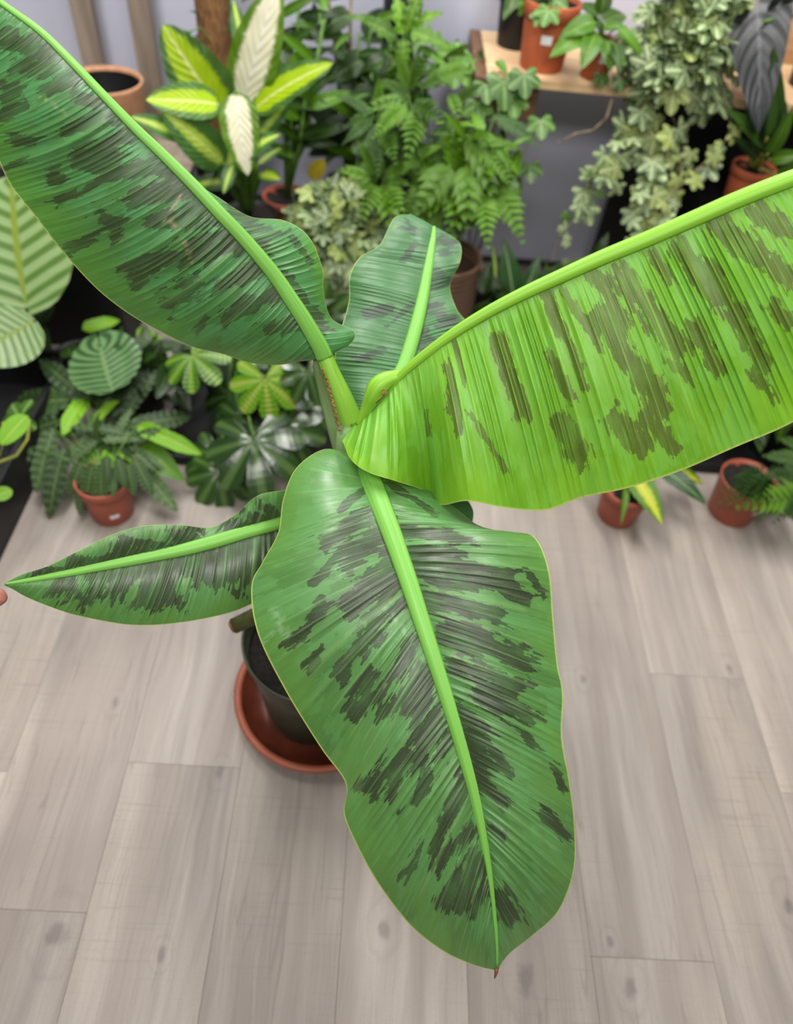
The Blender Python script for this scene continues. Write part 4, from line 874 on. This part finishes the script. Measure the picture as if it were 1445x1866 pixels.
FB = radial(835,330,1.84,13,95,100,['frondB','frond2','frond2','frondB'],12,1.1) + [((850,250,1.86),(905,340,1.74),'frondB',.8),((850,245,1.86),(935,320,1.76),'frond',.8),((880,240,1.86),(940,300,1.78),'frond',.7),((900,330,1.84),(952,415,1.72),'frond2',1.0),
      ((860,290,1.84),(800,240,1.88),'frondB',1),((820,300,1.82),(770,370,1.72),'frondB',1.1),((850,300,1.82),(855,390,1.70),'frondB',1.1),((880,350,1.8),(890,420,1.68),'frond2',1.1),((770,330,1.84),(740,400,1.76),'frond2',1),((900,215,1.9),(985,250,1.84),'frondD',1.0),
      ((890,220,1.9),(960,195,1.92),'frondD',1.0),((880,270,1.86),(945,260,1.84),'frond',1.0),((830,260,1.88),(880,205,1.9),'frondB',1),((800,380,1.8),(780,440,1.72),'frond2',1),((840,390,1.8),(835,440,1.74),'frond2',1)]
for a, b, k, w in FB: put_leaf(p, k, at(a), at(b), (r.uniform(-.2,.2), -.6, .75), w)
for a, b, k, w in FB[::2]: stalk(p, ct, at(a), .0015, M_stem, .05)
bush(p, ['lanceB','ovB'], at((850,310,1.84)), (.15, .06, .13), 34, (.05, .085), 19, .5, -.7)
bush(p, ['lanceD','ovD','ivyG'], at((850,330,1.92)), (.14, .07, .15), 110, (.04, .07), 18, .5, -.7)
# ivy sprig by the shelf end
p = thing('plain_ivy', 'plain green ivy with lobed leaves rising at the left end of the shelf', 'potted plant', (.2, 1.98, 0))
pc = Vector((at((905,230,1.97)).x, 2.08, 0)); pot(p, pc, .06, .11, M_terra_dk)
for (x, y, s_) in ((918,165,34),(955,150,26),(935,190,24),(870,200,24),(885,165,20),(925,335,22),(965,312,18),(985,230,20)):
    q_ = at((x, y - s_ / 2, 1.93)); put_leaf(p, 'ivyG', q_, at((x + 4, y + s_, 1.89)), (0, -.7, .6), 1.0)
    tube('stem', [pc + Vector((0, 0, .10)), q_.lerp(pc, .3) + Vector((0, 0, .05)), q_], .002, M_stem_y, p, 6)

# ------------------------------------------------------------------ shelf plants
p = thing('shelf_ivy_pot', 'ivy in the bigger terracotta pot with a white sticker on the shelf', 'potted plant', (.37, 2.1, SHZ))
pc = Vector((at((983,142,2.07)).x, 2.09, SHZ)); pot(p, pc, .068, .145, M_terra, (-98, .52, .015, .010)); ct = pc + Vector((0, 0, .13))
for a, b, k in (((1000,20,2.0),(990,44,1.97),'ivyG'),((985,28,2.0),(975,45,1.98),'ivyG'),((940,-10,2.05),(920,25,2.0),'ovM'),((1010,0,2.05),(1040,-20,2.05),'ivyG'),((960,5,2.1),(950,-30,2.1),'ivyG'),((1000,10,2.05),(1020,22,2.02),'ivyG')):
    put_leaf(p, k, at(a), at(b), None, 1.1); stalk(p, ct, at(a), .002)
bush(p, ['ivyG','ovD'], pc + Vector((0, 0, .2)), (.06, .06, .05), 16, (.04, .06), 41, .5, -.2, ct)
p = thing('shelf_black_pot_plant', 'plant in a black pot at the left end of the shelf, behind the terracotta pot', 'potted plant', (.3, 2.2, SHZ))
pc = Vector((at((950,60,2.2)).x - .008, 2.235, SHZ)); pot(p, pc, .060, .13, M_black)
bush(p, ['ovD','ovM'], pc + Vector((0, 0, .17)), (.06, .05, .05), 14, (.06, .09), 42, .5, 0, pc + Vector((0, 0, .12)))
put_leaf(p, 'ovM', at((905,110,2.03)), at((925,128,1.99)), None, 1.1)
p = thing('peace_lily', 'peace lily with pointed glossy leaves in the smaller terracotta shelf pot', 'potted plant', (.5, 2.06, SHZ))
pc = Vector((at((1080,160,2.03)).x, 2.055, SHZ)); pot(p, pc, .042, .085, M_terra, (-80, .6, .011, .009)); ct = pc + Vector((0, 0, .075))
for a, b, w in (((1085,40,2.02),(1028,50,1.98),1.0),((1095,25,2.05),(1110,-40,2.05),1.0),((1085,62,2.0),(1068,105,1.92),1.0),((1105,75,1.98),(1118,115,1.92),1.1),((1080,55,2.02),(1015,78,1.95),.9),((1100,50,2.02),(1140,40,2.0),1),((1125,50,2.0),(1180,88,1.95),.6),
                ((1090,30,2.05),(1060,-10,2.1),1),((1110,90,1.98),(1140,100,1.92),1),((1100,40,2.05),(1150,10,2.1),1),((1090,50,2.04),(1040,20,2.08),.9),((1120,80,1.96),(1135,115,1.9),.9)):
    put_leaf(p, 'spath', at(a), at(b), (0, -.5, .8), w * 1.15); stalk(p, ct, at(a), .0022, M_stem, .1)
for (x, y) in ((1096,150),(1130,158),(1128,118)): put_leaf(p, 'ivyG', at((x, y - 12, 1.98)), at((x + 2, y + 10, 1.96)), None, 1)

p = thing('hanging_ivy', 'large variegated ivy trailing down from the pine shelf', 'potted plant', (.78, 2.05, SHZ))
pc = Vector((at((1240,120,2.08)).x, 2.10, SHZ)); pot(p, pc, .075, .12, M_terra_dk); r = random.Random(51)
bush(p, ['ivy','ivy','ivyY','ivy'], at((1245,105,2.02)), (.165, .11, .17), 225, (.036, .054), 52, .6, -.75)
def vine(pts, n, sz, spread, keys):
    P = catmull(np.array([list(at(q)) for q in pts]), np.linspace(0, 1, 24)); tube('vine', [Vector(q) for q in P], .0017, M_stem_br, p, 5)
    for i in range(n):
        q_ = Vector(P[int(r.uniform(3, 23.9))]) + Vector((r.gauss(0, spread), r.gauss(0, spread * .6) - .01, r.gauss(0, spread))); d = Vector((r.uniform(-.8, .8), r.uniform(-.8, 0), r.uniform(-1, .3))).normalized(); L = r.uniform(*sz)
        put_leaf(p, r.choice(keys), q_, q_ + d * L, (r.uniform(-.3, .3), -.7, .6))
vine([(1180,180,1.98),(1160,240,1.94),(1110,290,1.90),(1060,350,1.86)], 22, (.03, .048), .022, ['ivy','ivy','ivyY'])
vine([(1200,200,1.98),(1210,260,1.94),(1180,320,1.9),(1160,380,1.86)], 24, (.03, .048), .026, ['ivy','ivyY'])
vine([(1220,200,1.98),(1245,270,1.94),(1225,330,1.9),(1190,400,1.86),(1165,440,1.84)], 22, (.028, .044), .02, ['ivy','ivy','ivyY'])
vine([(1330,210,1.96),(1325,250,1.93),(1290,290,1.9),(1230,350,1.87),(1185,410,1.84)], 12, (.018, .03), .012, ['ivy','ivyY'])
vine([(1100,330,1.9),(1060,390,1.88),(1020,430,1.86),(1005,480,1.84)], 9, (.012, .022), .016, ['ivy','ivyG'])
tube('dry_stem', [at(q) for q in ((1115,180,1.98),(1105,215,1.96),(1080,238,1.95),(1050,243,1.94),(1012,262,1.92))], [.0025,.003,.003,.0025,.0015], M_stem_br, p, 8, label='bare dry stem hanging below the board')
put_leaf(p, 'ivyYS', at((1262,325,1.86)), at((1285,340,1.85)), None, .8)
# alocasia + right-edge plant
p = thing('black_alocasia', 'alocasia with a large dark grey arrow-shaped leaf at the top right', 'potted plant', (1.08, 2.14, SHZ))
pc = Vector((1.08, 2.14, SHZ)); pot(p, pc, .06, .10, M_black); ct = pc + Vector((0, 0, .09))
put_leaf(p, 'alo', at((1380,12,2.02)), at((1393,225,1.84)), (-.2, -.85, .5), 1.15, label='dark grey ribbed leaf'); stalk(p, ct, at((1392,40,1.98)), .004)
put_leaf(p, 'alo', at((1425,0,2.0)), at((1460,-60,1.95)), (0, -.8, .5), 1.2)
p = thing('spoon_leaf_plant', 'plant with dark spoon-shaped leaves in a terracotta pot on the black box', 'potted plant', (.95, 2.0, .44))
pc = Vector((at((1368,335,1.99)).x, 2.01, .4405)); pot(p, pc, .058, .10, M_terra); ct = pc + Vector((0, 0, .09))
for a, b, w, k in (((1388,270,1.92),(1380,143,1.9),.75,'ovD'),((1400,260,1.92),(1430,100,1.9),.5,'ovD'),((1395,265,1.92),(1345,200,1.88),.5,'ovD'),((1400,280,1.9),(1450,210,1.86),.7,'ovM'),((1405,290,1.9),(1460,280,1.84),.9,'ovM'),
                   ((1390,280,1.92),(1410,190,1.9),.6,'ovD'),((1398,250,1.9),(1420,150,1.9),.4,'ovD'),((1380,290,1.92),(1350,250,1.88),.5,'ovD'),((1410,270,1.9),(1440,190,1.9),.6,'ovD'),((1420,320,1.86),(1450,300,1.82),1.2,'ovM')):
    put_leaf(p, k, at(a), at(b), (0, -.8, .5), w); stalk(p, ct, at(a), .003, M_stem_y, .05)
tube('stem', [ct, at((1372,285,1.95)), at((1388,255,1.94))], [.012,.010,.007], M_stem_y, p, 10)

# ------------------------------------------------------------------ right, behind and below the lime leaf
p = thing('silver_striped_plant', 'dark glossy broad-leaved plant on the floor between the basket and the wall', 'potted plant', (.42, 1.95, 0))
pc = Vector((.36, 1.93, 0)); pot(p, pc, .075, .12, M_black); ct = pc + Vector((0, 0, .11))
for a, b, w, k in (((935,540,1.84),(925,445,1.86),.9,'aglD'),((950,545,1.82),(985,470,1.84),.8,'aglD'),((925,550,1.82),(895,500,1.84),.9,'ovD'),((945,560,1.78),(990,540,1.74),.9,'ovD'),((930,560,1.78),(900,600,1.7),.9,'ovD'),((905,540,1.84),(903,450,1.88),.35,'ivyY'),
                   ((1000,520,1.8),(1040,500,1.8),.8,'ovD'),((1010,505,1.86),(1095,470,1.88),.6,'ovD'),((1085,470,1.9),(1110,425,1.92),.8,'ovD'),((960,520,1.86),(1010,500,1.84),.8,'aglD')):
    put_leaf(p, k if k != 'ivyY' else 'dG', at(a), at(b), (0, -.7, .6), w); stalk(p, ct, at(a), .003)
bush(p, ['ovD','lanceD'], at((880,560,1.86)), (.10, .07, .10), 26, (.07, .1), 77, .5, -.8)
p = thing('yellow_green_aglaonema', 'aglaonema with yellow-green leaves in the middle floor pot below the lime leaf', 'potted plant', (.62, 1.25, 0))
g0 = Wz(1128, 963, 0); pc = Vector((g0.x, g0.y + .045, 0)); pot(p, pc, .060, .105, M_terra_dk); ct = pc + Vector((0, 0, .095))
for a, b, w, k in (((1150,862,1.22),(1212,935,1.10),1.3,'agl'),((1140,880,1.2),(1142,940,1.10),.7,'lanceB'),((1190,840,1.3),(1292,872,1.25),.9,'agl'),((1200,850,1.28),(1290,905,1.18),.8,'aglD'),((1120,840,1.25),(1060,820,1.3),1,'agl'),((1150,830,1.3),(1180,770,1.36),1,'agl'),((1160,850,1.25),(1240,840,1.2),.8,'aglD')):
    put_leaf(p, k, at(a), at(b), (0, -.5, .85), w); stalk(p, ct, at(a), .003)
p = thing('floor_fern', 'dark fern in a terracotta pot with a white sticker, right of the aglaonema', 'potted plant', (.92, 1.28, 0))
g0 = Wz(1340, 962, 0); pc = Vector((g0.x, g0.y + .055, 0)); pot(p, pc, .070, .12, M_terra_dk, (-68, .5, .009, .006), rim=False); ct = pc + Vector((0, 0, .10))
for a, b, k, w in radial(1390,868,1.26,14,52,34,['frondD','frondD'],61,1.0): put_leaf(p, k, at(a), at(b), None, w)
for a, b, w in (((1400,925,1.2),(1470,915,1.12),1.0),((1405,910,1.22),(1400,940,1.13),.8)): put_leaf(p, 'frond', at(a), at(b), None, w)
p = thing('corner_foliage', 'green bushy plant in a black pot at the right edge, behind the floor fern', 'potted plant', (1.1, 1.5, 0))
pc = Vector((1.12, 1.50, .0065)); pot(p, pc, .09, .15, M_black)
bush(p, ['ovD','ovM','lanceD','lanceD'], (1.10, 1.47, .20), (.20, .12, .12), 70, (.08, .13), 62, .5, -.3, pc + Vector((0, 0, .14)))
p = thing('edge_fern', 'light green fern reaching in at the right edge of the floor', 'potted plant', (1.12, 1.2, 0))
pc = Vector((1.14, 1.26, 0)); pot(p, pc, .07, .12, M_black)
for a, b, k, w in (((1480,900,1.2),(1385,915,1.12),'frond',1.0),((1490,850,1.24),(1395,820,1.3),'frond',1),((1490,870,1.22),(1400,860,1.2),'frondD',1),((1490,880,1.2),(1440,940,1.1),'frondD',1.2),((1500,840,1.3),(1430,790,1.36),'frond',1),((1500,860,1.25),(1560,830,1.3),'frond',1)): put_leaf(p, k, at(a), at(b), None, w)
p = thing('dark_pot_plant', 'low dark leafy plant in a black pot between the two terracotta floor pots', 'potted plant', (.78, 1.55, 0))
pc = Vector((.80, 1.55, .0065)); pot(p, pc, .085, .14, M_black); bush(p, ['ovD','lanceD'], (.80, 1.53, .18), (.16, .10, .08), 40, (.07, .11), 64, .5, -.2, pc + Vector((0, 0, .13)))
p = thing('low_dark_plant', 'low dark leafy plant on the floor between the wavy-leaved plant and the fatsia', 'potted plant', (-.60, 1.46, 0))
pc = Vector((-.61, 1.46, 0)); pot(p, pc, .075, .11, M_black); bush(p, ['ovD','lanceD'], (-.60, 1.44, .15), (.17, .10, .07), 44, (.07, .11), 67, .5, -.2, pc + Vector((0, 0, .10)))
p = thing('shaded_floor_plant', 'dark leafy plant in a black pot on the floor behind the fatsia', 'potted plant', (-.2, 1.62, 0))
pc = Vector((-.22, 1.63, .0065)); pot(p, pc, .08, .13, M_black); bush(p, ['ovD','lanceD','fatsD'], (-.22, 1.60, .19), (.20, .08, .09), 46, (.07, .11), 66, .5, -.2, pc + Vector((0, 0, .12)))
